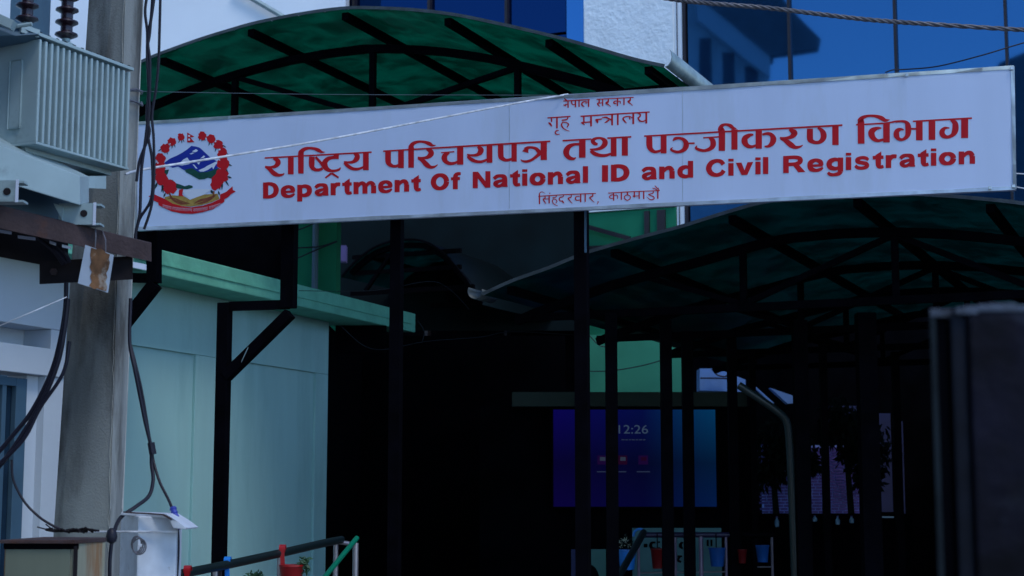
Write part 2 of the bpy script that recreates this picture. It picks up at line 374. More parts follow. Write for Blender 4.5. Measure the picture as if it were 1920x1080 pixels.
# ------------------------------------------------------------------ left building: wall, slab, window
WD = unitx(2140)                          # wall direction (away)
WN = Vector((WD.y, -WD.x, 0))             # out of the wall, towards the passage
KS = 1.23
W0 = Vector((-1.69 * KS, 15.0 * KS, 0))
S0 = Vector(((545 - 960) / F * 13.6 * KS, 13.6 * KS, 0))
def wpt(px, off=0):                       # point on the wall plane under photo column px
    t = (px - 960) / F; P = W0 + WN * off
    # P.x + WD.x s = t (P.y + WD.y s)
    s = (t * P.y - P.x) / (WD.x - t * WD.y); return P + WD * s
def wz(px, py, off=0):
    p = wpt(px, off); return at(px, py, p.y).z
SLT = at(545, 530, 13.6 * KS).z; SLB = at(545, 571, 13.6 * KS).z
lb = empty('annex_building', tuple(wpt(400)), 'white annex wall, canopy green light coloured in, with recessed panels left of the passage', 'building')
def wbox(x0, x1, z0, z1, off, th, name, m, parent=lb):
    a, b = wpt(x0, 0), wpt(x1, 0)
    q = MB().hexa([a + WN * off + UP * z0, b + WN * off + UP * z0, b + WN * (off - th) + UP * z0, a + WN * (off - th) + UP * z0,
                   a + WN * off + UP * z1, b + WN * off + UP * z1, b + WN * (off - th) + UP * z1, a + WN * (off - th) + UP * z1])
    return q.build(name, m, parent, bevel=.006)
zp = wz(420, 673); 
wbox(175, 614, 0, SLB - .001, -.03, .3, 'wall', M['wall'])
wbox(175, 615, zp, SLB, .0, .03, 'upper_band', M['wall'])
wbox(592, 615, 0, zp - .002, .0, .03, 'pilaster', M['wall'])
wbox(366, 404, 0, zp - .002, .0, .03, 'pilaster', M['wall'])
wbox(215, 232, 0, zp - .002, .0, .03, 'pilaster', M['wall'])
# nearer, whiter bay with a window
zb1 = wz(60, 612); zb0 = wz(60, 650); zl = wz(60, 702)
wbox(-260, 174, zb1, SLB, .0, .3, 'wall', M['wallw'])
wbox(-260, 92, zb0, zb1 - .002, -.28, .2, 'recess', M['wallw'])
wbox(92, 174, zb0, zb1 - .002, -.0, .3, 'wall', M['wallw'])
wbox(-260, 174, zl, zb0 - .002, .02, .3, 'lintel', M['wallw'])
wbox(62, 84, 0, zl - .002, -.07, .2, 'window_reveal', M['wallw'])
wbox(84, 174, 0, zl - .002, .0, .3, 'wall', M['wallw'])
win = empty('window', tuple(wpt(20)), 'dark blue framed window at the left edge behind the hanging cables', 'window')
zt = wz(20, 706)
wbox(-240, -1 + 60, .9, zt, -.10, .04, 'window_pane', M['winglass'], win)
wbox(40, 60, .3, zt + .0, -.05, .05, 'window_frame', M['winframe'], win)
wbox(16, 24, .3, zt - .05, -.06, .04, 'window_frame', M['winframe'], win)
wbox(-240, 40, zt - .07, zt, -.052, .05, 'window_frame', M['winframe'], win)
# slab (canopy over the wall)
def spt(px):
    t = (px - 960) / F; s = (t * S0.y - S0.x) / (WD.x - t * WD.y); return S0 + WD * s
sa, sb = spt(-300), spt(778); inn = -WN * .8
endv = Vector((-.95, -.22, 0)).normalized()
sc_ = sb + endv * .95
poly = [sa, sb - WD * .05, sb, sc_, sc_ - WD * .8 - WN * .3, sa + inn]
MBs = MB().prism([Vector((p.x, p.y, SLB)) for p in [sa, sb, sb + endv * .55, W0 + Vector((.02, .35, 0)), W0 - WN * .3 + WD * .3, sa - WN * 1.2]], UP * (SLT - SLB))
o = MBs.build('slab', M['slab'], lb, bevel=.012)
mb = MB().strip([spt(x) + UP * (SLB + .10) + WN * .006 for x in (-300, 300, 540, 770)], .012, .02, WN); mb.build('slab_groove', M['slab'], lb)
# upper storey of the annex, dark under the canopy
ux0, ux1 = at(150, 500, 21).x, at(552, 500, 21).x
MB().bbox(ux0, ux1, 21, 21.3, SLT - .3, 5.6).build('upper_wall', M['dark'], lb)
# green corner column with pipe beyond the slab
gcx0, gcx1 = at(553, 500, 20.4).x, at(631, 500, 20.4).x
gc = empty('green_column', ((gcx0 + gcx1) / 2, 20.4, 0), 'green painted column with a grey downpipe standing above the mint slab', 'column')
MB().bbox(gcx0, gcx1, 20.4, 20.9, 3.0, 5.4).build('shaft', M['green'], gc, bevel=.01)
MB().tube([(at(590, 500, 20.3).x, 20.34, 3.0), (at(590, 500, 20.3).x, 20.34, 5.4)], .04).build('downpipe', M['winframe'], gc, smooth=True)
for pts, lw in (([(556, 465, 20.2), (600, 462, 20.2), (632, 452, 20.2)], 'black wire rising right across the middle of the green column'), ([(556, 485, 20.2), (590, 470, 20.2), (632, 453, 20.2)], 'lowest black wire slanting across the green column'), ([(556, 432, 20.2), (575, 425, 20.2), (590, 418, 20.2)], 'short black wire at the top left of the green column')):
    o = MB().tube(pxpath(pts), .009, 6).build('column_wire', M['cable']); tag(o, lw, 'wire')
MB().bbox(at(632, 0, 23).x, at(655, 0, 23).x, 23, 23.2, at(640, 490, 23).z, at(640, 460, 23).z).build('lilac_wall', M['violet'])
tag(bpy.data.objects['lilac_wall'], 'small lilac wall fragment showing right of the green column', 'wall')
# dark passage: near-black walls carry its shade in their colour
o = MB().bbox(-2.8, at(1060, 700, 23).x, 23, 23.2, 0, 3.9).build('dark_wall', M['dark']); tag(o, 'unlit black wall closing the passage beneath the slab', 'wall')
o = MB().bbox(W0.x - .3, W0.x - .05, W0.y + .35, 23, 0, 3.6).build('passage_side_wall', M['dark']); tag(o, 'unlit black side wall of the passage behind the annex wall corner', 'wall')
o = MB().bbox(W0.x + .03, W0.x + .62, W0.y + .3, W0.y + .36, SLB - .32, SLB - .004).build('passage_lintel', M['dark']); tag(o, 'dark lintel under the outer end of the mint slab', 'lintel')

# ------------------------------------------------------------------ canopies
def canopy(name, label, P0, edge, s_ext, eave_z, length, ovh, n_truss, spacing, purl, nodes, sheet, lip, group=None, chord_drop=.13, dirv=A, across=B, barw=.075, node_bot=None):
    """edge: photo points of the front rim, traced on the vertical plane through P0 across the vault"""
    pl = vplane(P0, across.x, across.y)
    pts = []
    for px, py in edge:
        p = hit(px, py, *pl); pts.append(((p - P0).dot(across), p.z))
    pts.sort()
    if s_ext: pts = s_ext(pts)
    def z(s):
        if s <= pts[0][0]: return pts[0][1]
        for (a, za), (b, zb) in zip(pts[:-1], pts[1:]):
            if s <= b: return za + (zb - za) * (s - a) / (b - a)
        return pts[-1][1]
    sm = catmull(pts, 5)
    can = empty(name, (P0.x, P0.y, 0), label, 'canopy', group)
    def W(s, zz, d): p = P0 + across * s + dirv * d; return Vector((p.x, p.y, zz))
    # roof sheet
    nseg = max(2, int(length / .6)); mb = MB(); n = len(sm)
    for j in range(nseg + 1):
        d = length * j / nseg
        for i, (s, zz) in enumerate(sm): mb.v.append(W(s, zz + .012 * math.sin(i * 2.1 + j), d))
    for j in range(nseg):
        for i in range(n - 1): mb.f.append([j * n + i, j * n + i + 1, (j + 1) * n + i + 1, (j + 1) * n + i])
    mb.build('roof_sheet', sheet, can, smooth=True)
    # rim strip
    MB().strip([W(s, zz + .005, -.007) for s, zz in sm], .012, .03, dirv).build('sheet_edge', M['black'] if lip == M['black'] else M['lip_d'], can, smooth=True)
    smin, smax = sm[0][0], sm[-1][0]
    tmin, tmax = smin + .12, smax - .18
    for k in range(n_truss):
        d = ovh + k * spacing
        cs = [tmin + (tmax - tmin) * i / 28 for i in range(29)]
        MB().strip([W(s, z(s) - chord_drop, d) for s in cs], barw, barw, dirv).build('top_chord', M['black'], can)
        MB().beam(W(tmin, eave_z, d), W(tmax, eave_z, d), barw * .9, barw * .9, dirv).build('bottom_chord', M['black'], can)
        for s in nodes:
            MB().beam(W(s, eave_z + .03, d), W(s, z(s) - chord_drop - .03, d), .055, .055, dirv).build('web_post', M['black'], can)
        bn = node_bot or []
        for (sa_, sb_) in bn:
            MB().beam(W(sa_, eave_z + .03, d + .005), W(sb_, z(sb_) - chord_drop - .02, d + .005), .05, .05, dirv).build('web_brace', M['black'], can)
    for s in purl:
        up = Vector((0, 0, z(s) - .055))
        MB().beam(W(s, z(s) - .055, .05), W(s, z(s) - .055, length - .1), .068, .068).build('purlin', M['black'], can)
    return can, W, z, sm
def s_of(px, py, P0, across=B):
    pl = vplane(P0, across.x, across.y); return (hit(px, py, *pl) - P0).dot(across)

# upper green canopy
P1 = Vector(((1246 - 960) / F * 13.7, 13.7, 0))
edge1 = [(265, 117), (300, 102), (375, 75), (430, 58), (480, 44), (560, 28), (640, 17), (700, 16), (780, 20), (860, 30), (960, 51), (1060, 75), (1160, 104), (1200, 115), (1246, 125)]
def ext1(p):
    a, b = p[0], p[2]; sl = (b[1] - a[1]) / (b[0] - a[0])
    return [(a[0] - .9, a[1] - .9 * sl * 1.5), (a[0] - .45, a[1] - .45 * sl * 1.2)] + p
nd = [s_of(x, y, P1) for x, y in ((388, 150), (652, 100), (930, 100))]
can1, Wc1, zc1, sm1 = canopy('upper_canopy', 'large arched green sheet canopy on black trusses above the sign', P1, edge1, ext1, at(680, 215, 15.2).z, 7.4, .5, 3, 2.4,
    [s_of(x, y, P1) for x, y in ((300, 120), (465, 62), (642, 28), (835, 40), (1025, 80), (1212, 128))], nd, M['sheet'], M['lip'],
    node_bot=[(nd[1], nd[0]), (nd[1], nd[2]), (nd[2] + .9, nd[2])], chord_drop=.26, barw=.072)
s_e, z_e = sm1[-1]
# rolled eave gutter at the right end
prof = [(0, 0), (.03, .01), (.055, .04), (.065, .08), (.06, .12), (.045, .15)]
mb = MB(); nn = len(prof)
for d in (0, 7.4):
    for a, b in prof: mb.v.append(Wc1(s_e + a, z_e + b, d))
    for a, b in prof: mb.v.append(Wc1(s_e + a + .006, z_e + b - .004, d))
for i in range(nn - 1):
    mb.f += [[i, i + 1, 2 * nn + i + 1, 2 * nn + i], [nn + i + 1, nn + i, 3 * nn + i, 3 * nn + i + 1], [i + 1, i, nn + i, nn + i + 1]]
mb.f += [[nn - 1, 2 * nn - 1, 4 * nn - 1, 3 * nn - 1]]
mb.build('gutter', M['lip'], can1, smooth=True)

# lower right canopy
P2 = Vector(((905 - 960) / F * 14.6, 14.6, 0))
edge2 = [(905, 553), (960, 528), (1030, 503), (1100, 475), (1190, 449), (1280, 425), (1360, 400), (1440, 379), (1550, 368), (1650, 364), (1750, 367), (1840, 374), (1920, 383), (2010, 400), (2130, 432)]
n1 = s_of(1363, 440, P2); n2 = s_of(1655, 390, P2)
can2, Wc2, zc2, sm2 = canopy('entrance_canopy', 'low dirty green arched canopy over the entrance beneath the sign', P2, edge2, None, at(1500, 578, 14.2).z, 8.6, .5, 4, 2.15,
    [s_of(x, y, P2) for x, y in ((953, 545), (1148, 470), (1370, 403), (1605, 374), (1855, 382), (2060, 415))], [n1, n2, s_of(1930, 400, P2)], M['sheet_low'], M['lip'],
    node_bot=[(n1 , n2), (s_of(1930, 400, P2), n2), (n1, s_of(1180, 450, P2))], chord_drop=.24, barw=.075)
# rolled gutter of the entrance canopy (left end)
s0, z0 = sm2[0]
mb = MB(); prof = [(-.002 - .075 + .075 * math.cos(a), .04 - .075 * math.sin(a) * 1.0) for a in [R(-10 + i * 22) for i in range(11)]]
nn = len(prof)
for d in (0, .35):
    for a, b in prof: mb.v.append(Wc2(s0 + a, z0 + b + .0, d))
for i in range(nn - 1): mb.f.append([i, i + 1, nn + i + 1, nn + i])
o = mb.build('gutter', M['lip_d'], can2, smooth=True)
o.modifiers.new('t', 'SOLIDIFY').thickness = .006

# third, farther canopy seen in the gap under the sign
P3 = Vector(((640 - 960) / F * 24, 24, 0))
edge3 = [(640, 520), (668, 490), (700, 466), (740, 452), (790, 452), (830, 474), (870, 520), (905, 570)]
n3 = s_of(735, 470, P3)
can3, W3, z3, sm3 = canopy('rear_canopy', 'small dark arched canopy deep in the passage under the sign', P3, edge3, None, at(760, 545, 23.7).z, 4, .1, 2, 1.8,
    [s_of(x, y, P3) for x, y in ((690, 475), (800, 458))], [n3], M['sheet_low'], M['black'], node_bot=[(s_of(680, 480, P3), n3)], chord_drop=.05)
for zz in (at(760, 478, 23.8).z, at(760, 508, 23.8).z):
    MB().beam(W3(.1, zz, .12), W3(sm3[-1][0] - .4, zz, .12), .06, .06).build('cross_rail', M['black'], can3)
# passage ceiling sheet beyond, dark teal
o = MB().hexa([at(632, 620, 25.5), at(1094, 620, 25.5), at(1094, 620, 25.7), at(632, 620, 25.7), at(632, 400, 25.5), at(1094, 395, 25.5), at(1094, 395, 25.7), at(632, 400, 25.7)]).build('end_screen', M['teal_d'])
tag(o, 'dirty dark green sheet screen hanging at the rear of the passage', 'screen')

# ------------------------------------------------------------------ SIGN
SY0 = Vector((-3.18, 13.84, 0)); sdir = Vector((6.9, -1.84, 0)).normalized()
SP = vplane(SY0, sdir.x, sdir.y); SN = SP[1]
if SN.y > 0: SN = -SN
def sg(px, py, off=0.0):
    P = Vector((SY0.x, SY0.y, 0)) + SN * off
    return hit(px, py, P, SN)
sb_ = empty('sign_board', tuple(Vector((sg(1080, 300).x, sg(1080, 300).y, 0)) + UP * sg(1080, 400).z), 'long white framed sign board with red Devanagari and English lettering and emblem', 'sign')
TL, TR, BR, BL = (252, 229), (1901, 123), (1906, 354), (252, 431)
def quadprism(pts, off, th, name, m, parent, bevel=0):
    return MB().prism([sg(x, y, off) for x, y in pts], -SN * th).build(name, m, parent, bevel=bevel)
quadprism([TL, TR, BR, BL], 0, .09, 'sign_panel', M['panel'], sb_)
def lerp(a, b, t): return (a[0] + (b[0] - a[0]) * t, a[1] + (b[1] - a[1]) * t)
# frame strips, a little uneven like folded aluminium
def fstrip(a, b, wpx, nseg, name):
    dx, dy = b[0] - a[0], b[1] - a[1]; L_ = math.hypot(dx, dy); nx, ny = -dy / L_, dx / L_
    mb = MB(); top = []; bot = []
    for i in range(nseg + 1):
        p = lerp(a, b, i / nseg); j = random.uniform(-.5, .5)
        top.append((p[0] - nx * (.6 + j * .3), p[1] - ny * (.6 + j * .3))); bot.append((p[0] + nx * (wpx + j), p[1] + ny * (wpx + j)))
    for i in range(nseg):
        h = [random.uniform(.006, .016) for _ in range(2)]
        q = [sg(*top[i], .012), sg(*top[i + 1], .012), sg(*bot[i + 1], .006), sg(*bot[i], .006)]
        mb.hexa([sg(*bot[i], -.02), sg(*bot[i + 1], -.02), sg(*top[i + 1], -.02), sg(*top[i], -.02),
                 sg(*bot[i], h[0] * .6), sg(*bot[i + 1], h[1] * .6), sg(*top[i + 1], h[1]), sg(*top[i], h[0])])
    return mb.build(name, M['frame'], sb_)
fstrip((252, 229), (1075, 177), 5.5, 14, 'frame_strip'); fstrip((1075.5, 177), (1901, 123), 6.5, 14, 'frame_strip')
fstrip((1904, 355), (1060, 395), 6, 14, 'frame_strip'); fstrip((1059.5, 395), (252, 432), 6, 14, 'frame_strip')
fstrip((1901.5, 124), (1905.5, 354), 6, 5, 'frame_strip'); fstrip((253, 430), (253, 230), 5, 5, 'frame_strip')
for x, y in ((1897, 128), (1900, 349), (1856, 352), (1700, 141)):
    MB().box(sg(x, y, .022), sdir * .012, UP * .012, SN * .004).build('screw', M['frame'], sb_, bevel=.003)

# brush lettering ----------------------------------------------------------------
layer = [0]
def nxt():
    layer[0] = (layer[0] + 1) % 9; return .0022 + layer[0] * .00022
def stroke(mb, org, k, pts, n=6):
    """variable width pen stroke in photo space: pts (x, y, width) measured in a zoomed view with origin org and scale k"""
    c = catmull(pts, n) if len(pts) > 2 else pts
    P = [(org[0] + x / k, org[1] + y / k, w_ / k / 2) for x, y, w_ in c]
    off = nxt(); L_, R_ = [], []
    for i, (x, y, h) in enumerate(P):
        a = P[max(i - 1, 0)]; b = P[min(i + 1, len(P) - 1)]
        dx, dy = b[0] - a[0], b[1] - a[1]; l = math.hypot(dx, dy) or 1; nx, ny = -dy / l, dx / l
        L_.append(sg(x + nx * h, y + ny * h, off)); R_.append(sg(x - nx * h, y - ny * h, off))
    n0 = len(mb.v); mb.v += L_ + R_; m = len(L_)
    for i in range(m - 1): mb.f.append([n0 + i, n0 + i + 1, n0 + m + i + 1, n0 + m + i])
def blob(mb, org, k, pts):
    off = nxt(); P = [sg(org[0] + x / k, org[1] + y / k, off) for x, y in pts]
    n0 = len(mb.v); mb.v += P
    for t in tessellate_polygon([P]): mb.f.append([n0 + i for i in t])
def word(strokes, org, k, label=None, m=None, parent=None, name='word'):
    mb = MB()
    for st in strokes:
        if isinstance(st[0], str): blob(mb, org, k, st[1])
        elif len(st) and isinstance(st[0], (list, tuple)): stroke(mb, org, k, st)
    o = mb.build(name, m or M['red'], parent or sb_)
    for p in o.data.polygons: pass
    if label: o['label'] = label
    return o
Z1, Z2, Z3, Z4, Z5, Z6, Z7 = (480, 240), (700, 240), (880, 225), (1040, 220), (1200, 205), (1400, 200), (1590, 190)
def bar(x, y0, y1, w_): return [(x, y0, w_), (x, y1, w_)]
word([[(130, 450, 22), (1735, 362, 24)],
      [(260, 452, 40), (315, 480, 66), (330, 525, 80), (290, 572, 55), (220, 588, 35), (136, 580, 28)],
      [(138, 585, 28), (195, 610, 55), (270, 680, 72), (340, 708, 48), (400, 698, 30), (425, 678, 12)],
      bar(522, 440, 695, 86),
      [(674, 683, 82), (674, 400, 86), (684, 355, 72), (725, 318, 54), (795, 301, 38), (870, 308, 42), (935, 332, 55), (985, 360, 34), (1036, 360, 6)],
      [(838, 430, 85), (835, 540, 85), (845, 590, 70), (890, 625, 50), (950, 626, 45), (1000, 605, 40)],
      [(892, 435, 38), (950, 495, 40), (1010, 570, 50)],
      ('p', [(1165, 395), (1245, 390), (1240, 465), (1165, 462)]),
      [(1215, 430, 70), (1150, 442, 50), (1080, 462, 62), (1035, 510, 80), (1030, 560, 90), (1060, 610, 72), (1120, 640, 45), (1190, 640, 38), (1245, 622, 34), (1270, 592, 10)],
      [(1038, 750, 22), (1130, 680, 34)], [(1130, 676, 34), (1240, 745, 28)],
      [(1470, 375, 30), (1515, 415, 75), (1510, 460, 80), (1460, 505, 50), (1390, 515, 35), (1318, 505, 22)],
      [(1325, 520, 40), (1380, 570, 55), (1450, 610, 48), (1530, 615, 40), (1600, 590, 30), (1625, 570, 20)],
      bar(1648, 362, 632, 86)], Z1, 8)
word([[(148, 348, 22), (1400, 272, 26), (2655, 200, 27)],
      [(222, 345, 86), (222, 490, 85), (240, 540, 68), (290, 570, 48), (340, 572, 42), (392, 552, 40)], bar(415, 340, 600, 86),
      [(567, 597, 84), (567, 320, 86), (573, 265, 70), (612, 225, 52), (690, 204, 36), (770, 211, 42), (840, 236, 58), (888, 262, 36), (940, 258, 6)],
      [(800, 312, 40), (855, 345, 72), (865, 390, 84), (812, 438, 55), (740, 450, 35), (665, 442, 26)],
      [(668, 455, 32), (730, 480, 60), (800, 550, 76), (860, 587, 50), (920, 580, 32), (967, 548, 10)],
      [(1015, 370, 16), (1215, 355, 20)], [(1140, 372, 30), (1085, 400, 68), (1065, 450, 86), (1090, 505, 65), (1150, 532, 50), (1220, 525, 40), (1262, 505, 35)], bar(1303, 280, 550, 94),
      [(1565, 280, 30), (1610, 318, 80), (1605, 360, 80), (1560, 400, 50), (1480, 410, 35), (1405, 398, 24)],
      [(1415, 420, 42), (1470, 470, 55), (1540, 500, 48), (1620, 505, 40), (1690, 480, 34), (1715, 458, 22)], bar(1743, 262, 520, 86)], Z2, 8)
word([[(470, 366, 82), (472, 530, 85), (490, 570, 70), (540, 600, 48), (600, 597, 42), (642, 578, 35)], bar(672, 355, 625, 80),
      ('p', [(790, 470), (850, 410), (905, 408), (885, 450), (888, 496)]),
      [(830, 440, 50), (880, 415, 44), (940, 412, 38), (1000, 430, 48), (1040, 470, 60), (1085, 500, 50)],
      [(1055, 500, 62), (1000, 552, 46), (930, 600, 40), (860, 622, 38), (800, 615, 28), (770, 590, 8)], bar(1117, 322, 600, 94)], Z3, 8)
word([[(118, 350, 24), (340, 337, 24), (550, 325, 20)],
      [(375, 402, 36), (290, 406, 44), (215, 440, 70), (176, 500, 90), (180, 560, 80), (220, 605, 62), (280, 622, 42), (322, 602, 12)], bar(415, 333, 605, 98),
      [(645, 405, 34), (600, 392, 56), (570, 355, 60), (612, 318, 40), (690, 312, 36), (748, 350, 72), (752, 400, 82), (700, 455, 55), (620, 480, 40), (528, 480, 22)],
      [(540, 500, 46), (600, 545, 60), (680, 570, 52), (770, 570, 44), (845, 545, 34)], [(790, 312, 24), (970, 302, 26), (1150, 292, 24)], bar(885, 312, 583, 86), bar(1053, 300, 575, 92)], Z4, 8)
word([[(62, 402, 22), (1500, 322, 26), (3036, 237, 27)],
      [(140, 395, 88), (142, 540, 90), (165, 600, 68), (220, 636, 46), (280, 628, 40), (322, 610, 30)], bar(355, 385, 660, 88),
      [(492, 475, 10), (525, 440, 44), (590, 430, 38), (655, 455, 54), (690, 505, 78), (688, 560, 82), (650, 610, 60), (580, 638, 44), (510, 628, 40), (465, 600, 30), (492, 570, 8)], [(725, 510, 25), (820, 508, 28)],
      [(948, 428, 22), (1185, 412, 22)], [(1040, 425, 40), (1090, 468, 76), (1095, 540, 82), (1050, 592, 60), (970, 618, 45), (895, 608, 45), (840, 580, 40), (856, 542, 8)],
      [(1228, 622, 96), (1228, 345, 96), (1210, 300, 84), (1225, 250, 56), (1285, 226, 36), (1355, 245, 54), (1398, 278, 44), (1450, 288, 6)], bar(1417, 300, 605, 92),
      [(1702, 378, 24), (1645, 388, 54), (1578, 430, 84), (1572, 490, 92), (1612, 545, 65), (1680, 560, 45), (1738, 540, 35)], bar(1782, 305, 590, 95),
      [(1835, 378, 30), (1910, 362, 45), (1970, 382, 60), (2000, 440, 90), (1985, 500, 80), (1930, 552, 45), (1868, 555, 22)],
      [(2240, 300, 30), (2305, 340, 88), (2312, 372, 88), (2260, 416, 58), (2180, 430, 35), (2098, 426, 26)],
      [(2108, 440, 32), (2170, 460, 62), (2260, 530, 85), (2330, 570, 54), (2400, 560, 32), (2445, 534, 10)],
      [(2550, 290, 90), (2550, 432, 92), (2570, 472, 75), (2630, 497, 52), (2700, 487, 60), (2750, 430, 86), (2750, 360, 86), (2710, 302, 55), (2665, 280, 25)], bar(2932, 248, 535, 96)], Z5, 8)
word([[(120, 352, 22), (520, 330, 24)], [(500, 335, 20), (640, 316, 25), (720, 300, 26), (800, 296, 28)],
      [(198, 635, 100), (195, 330, 100), (188, 285, 88), (225, 243, 58), (310, 217, 36), (420, 223, 45), (500, 250, 65), (560, 284, 50), (627, 275, 8)],
      [(502, 402, 22), (440, 402, 44), (368, 440, 88), (352, 490, 96), (385, 555, 75), (450, 590, 48), (530, 572, 38)], bar(578, 322, 615, 100),
      [(720, 308, 24), (800, 297, 32), (868, 312, 50), (900, 365, 84), (903, 470, 85), (880, 530, 65), (820, 572, 42), (762, 562, 55), (728, 510, 86), (735, 450, 76), (785, 418, 44), (838, 428, 16)],
      [(935, 412, 28), (1030, 412, 28)], [(975, 300, 24), (1420, 276, 26), (1860, 252, 26)], bar(1070, 300, 585, 100), bar(1260, 285, 578, 100),
      [(1540, 275, 30), (1602, 325, 82), (1612, 400, 96), (1598, 460, 90), (1560, 510, 58), (1490, 535, 50), (1425, 508, 78), (1412, 452, 80), (1455, 402, 44), (1522, 400, 16)], bar(1750, 255, 550, 106)], Z7, 8)
ZS = (1000, 170)
word([[(450, 155, 16), (848, 133, 16)], [(450, 212, 10), (490, 222, 32)], [(480, 205, 14), (522, 203, 14)], bar(521, 148, 258, 20), [(466, 112, 12), (480, 130, 18), (510, 150, 14)],
      [(575, 150, 20), (578, 192, 18), (600, 210, 14), (630, 200, 12)], bar(632, 148, 250, 20), bar(686, 143, 245, 20),
      [(828, 178, 12), (785, 165, 14), (745, 172, 20), (727, 200, 24), (740, 225, 20), (768, 240, 8)], [(785, 165, 12), (795, 195, 16)], bar(829, 135, 242, 20)], ZS, 8)
word([[(948, 130, 14), (1505, 100, 14)], [(985, 130, 18), (986, 178, 22), (955, 195, 18)], [(958, 195, 14), (975, 215, 20), (998, 240, 10)], [(975, 186, 14), (1040, 182, 14)], bar(1040, 126, 230, 18),
      [(1125, 124, 14), (1122, 165, 26), (1092, 185, 26), (1130, 212, 16), (1162, 240, 10)],
      bar(1262, 116, 230, 20), [(1258, 155, 12), (1218, 160, 18), (1208, 185, 22), (1245, 196, 14)], [(1268, 160, 12), (1302, 162, 16), (1306, 195, 12)], bar(1360, 110, 216, 20),
      [(1455, 106, 16), (1450, 145, 26), (1422, 165, 24), (1455, 193, 16), (1490, 222, 10)]], ZS, 8)
word([[(212, 408, 18), (558, 385, 18)], [(272, 404, 22), (274, 470, 20)], [(225, 480, 12), (250, 495, 30), (278, 535, 16)], bar(355, 398, 565, 26),
      [(382, 597, 12), (345, 602, 18), (328, 632, 18), (355, 655, 16), (398, 652, 8)],
      [(518, 392, 18), (505, 428, 18), (425, 445, 20)], [(435, 470, 16), (500, 480, 16), (527, 508, 20), (505, 548, 16)], [(445, 470, 14), (422, 510, 22), (450, 562, 18), (490, 588, 14), (542, 608, 8)]], ZS, 8)
word([[(708, 385, 20), (1200, 352, 20), (1745, 320, 20)], bar(758, 380, 480, 24), [(712, 478, 10), (740, 488, 26), (770, 515, 10)], [(730, 478, 20), (866, 468, 18)], bar(866, 370, 536, 28),
      [(928, 438, 10), (955, 450, 40), (965, 488, 12)], [(935, 436, 22), (1030, 424, 18)],
      [(1030, 405, 12), (1090, 400, 24), (1130, 418, 24), (1180, 442, 20)], [(1135, 438, 22), (1100, 465, 22), (1068, 482, 10)], bar(1182, 352, 520, 28), bar(1267, 346, 518, 26),
      [(1495, 412, 14), (1440, 386, 16), (1372, 395, 20), (1346, 422, 26), (1370, 460, 24), (1402, 488, 8)], [(1438, 388, 14), (1450, 432, 18)], bar(1499, 335, 502, 28),
      [(1562, 335, 16), (1605, 358, 22), (1592, 395, 22), (1562, 408, 16)], [(1568, 410, 18), (1595, 450, 24), (1640, 462, 20), (1685, 442, 16)], bar(1695, 325, 492, 28)], ZS, 8)
kk = 1920 / 130
word([[(140, 268, 24), (900, 218, 26), (1735, 185, 24)], [(172, 480, 36), (170, 250, 40), (170, 195, 28), (215, 147, 22), (270, 155, 18), (332, 188, 8)], bar(455, 168, 196, 30),
      [(320, 255, 28), (325, 318, 30), (262, 345, 26)], [(270, 345, 24), (305, 405, 32), (352, 475, 14)], [(300, 345, 22), (440, 338, 22)], bar(438, 240, 462, 36),
      [(640, 240, 24), (622, 288, 22), (532, 310, 24)], [(545, 335, 20), (620, 355, 22), (655, 405, 26), (620, 452, 18)], [(560, 340, 20), (528, 395, 28), (560, 465, 24), (620, 510, 20), (685, 530, 10)],
      [(840, 232, 24), (820, 278, 24), (742, 300, 30), (716, 350, 32), (752, 398, 26), (815, 385, 22)], [(785, 395, 30), (820, 420, 40), (856, 462, 12)],
      [(1050, 222, 24), (1042, 290, 32), (965, 325, 36), (1010, 385, 28), (1082, 468, 12)],
      [(1280, 272, 20), (1195, 275, 26), (1163, 330, 36), (1200, 376, 28), (1295, 368, 22)], bar(1312, 205, 432, 36), bar(1438, 200, 420, 34),
      [(1645, 195, 26), (1640, 262, 36), (1565, 300, 36), (1610, 360, 26), (1692, 435, 12)], [(1795, 408, 40), (1790, 440, 26), (1768, 490, 8)]], (1000, 350), kk)
word([[(298, 325, 24), (900, 290, 26), (1730, 255, 22)], bar(452, 305, 535, 36), [(440, 368, 18), (370, 388, 28), (336, 430, 28), (378, 475, 24), (440, 462, 18)], [(468, 400, 18), (532, 380, 24), (565, 425, 26), (550, 485, 16)],
      bar(666, 295, 515, 34), bar(833, 285, 375, 32),
      [(832, 370, 24), (760, 410, 28), (755, 470, 28), (830, 525, 26), (908, 475, 28), (905, 410, 28), (832, 370, 24)],
      bar(1025, 280, 435, 34), [(980, 400, 16), (1005, 412, 36), (1035, 445, 10)], [(1005, 408, 26), (1160, 400, 24)], bar(1160, 275, 485, 36), bar(1285, 270, 490, 34),
      [(1550, 262, 26), (1537, 328, 28), (1412, 360, 24)], [(1412, 362, 22), (1480, 395, 24), (1555, 425, 30), (1572, 480, 28), (1500, 512, 28), (1430, 485, 22), (1368, 420, 10)],
      bar(1675, 255, 480, 38), [(1525, 188, 20), (1610, 215, 28), (1700, 272, 20)], [(1590, 118, 18), (1650, 180, 28), (1722, 252, 20)], bar(1690, 178, 200, 26)], (1120, 340), kk)

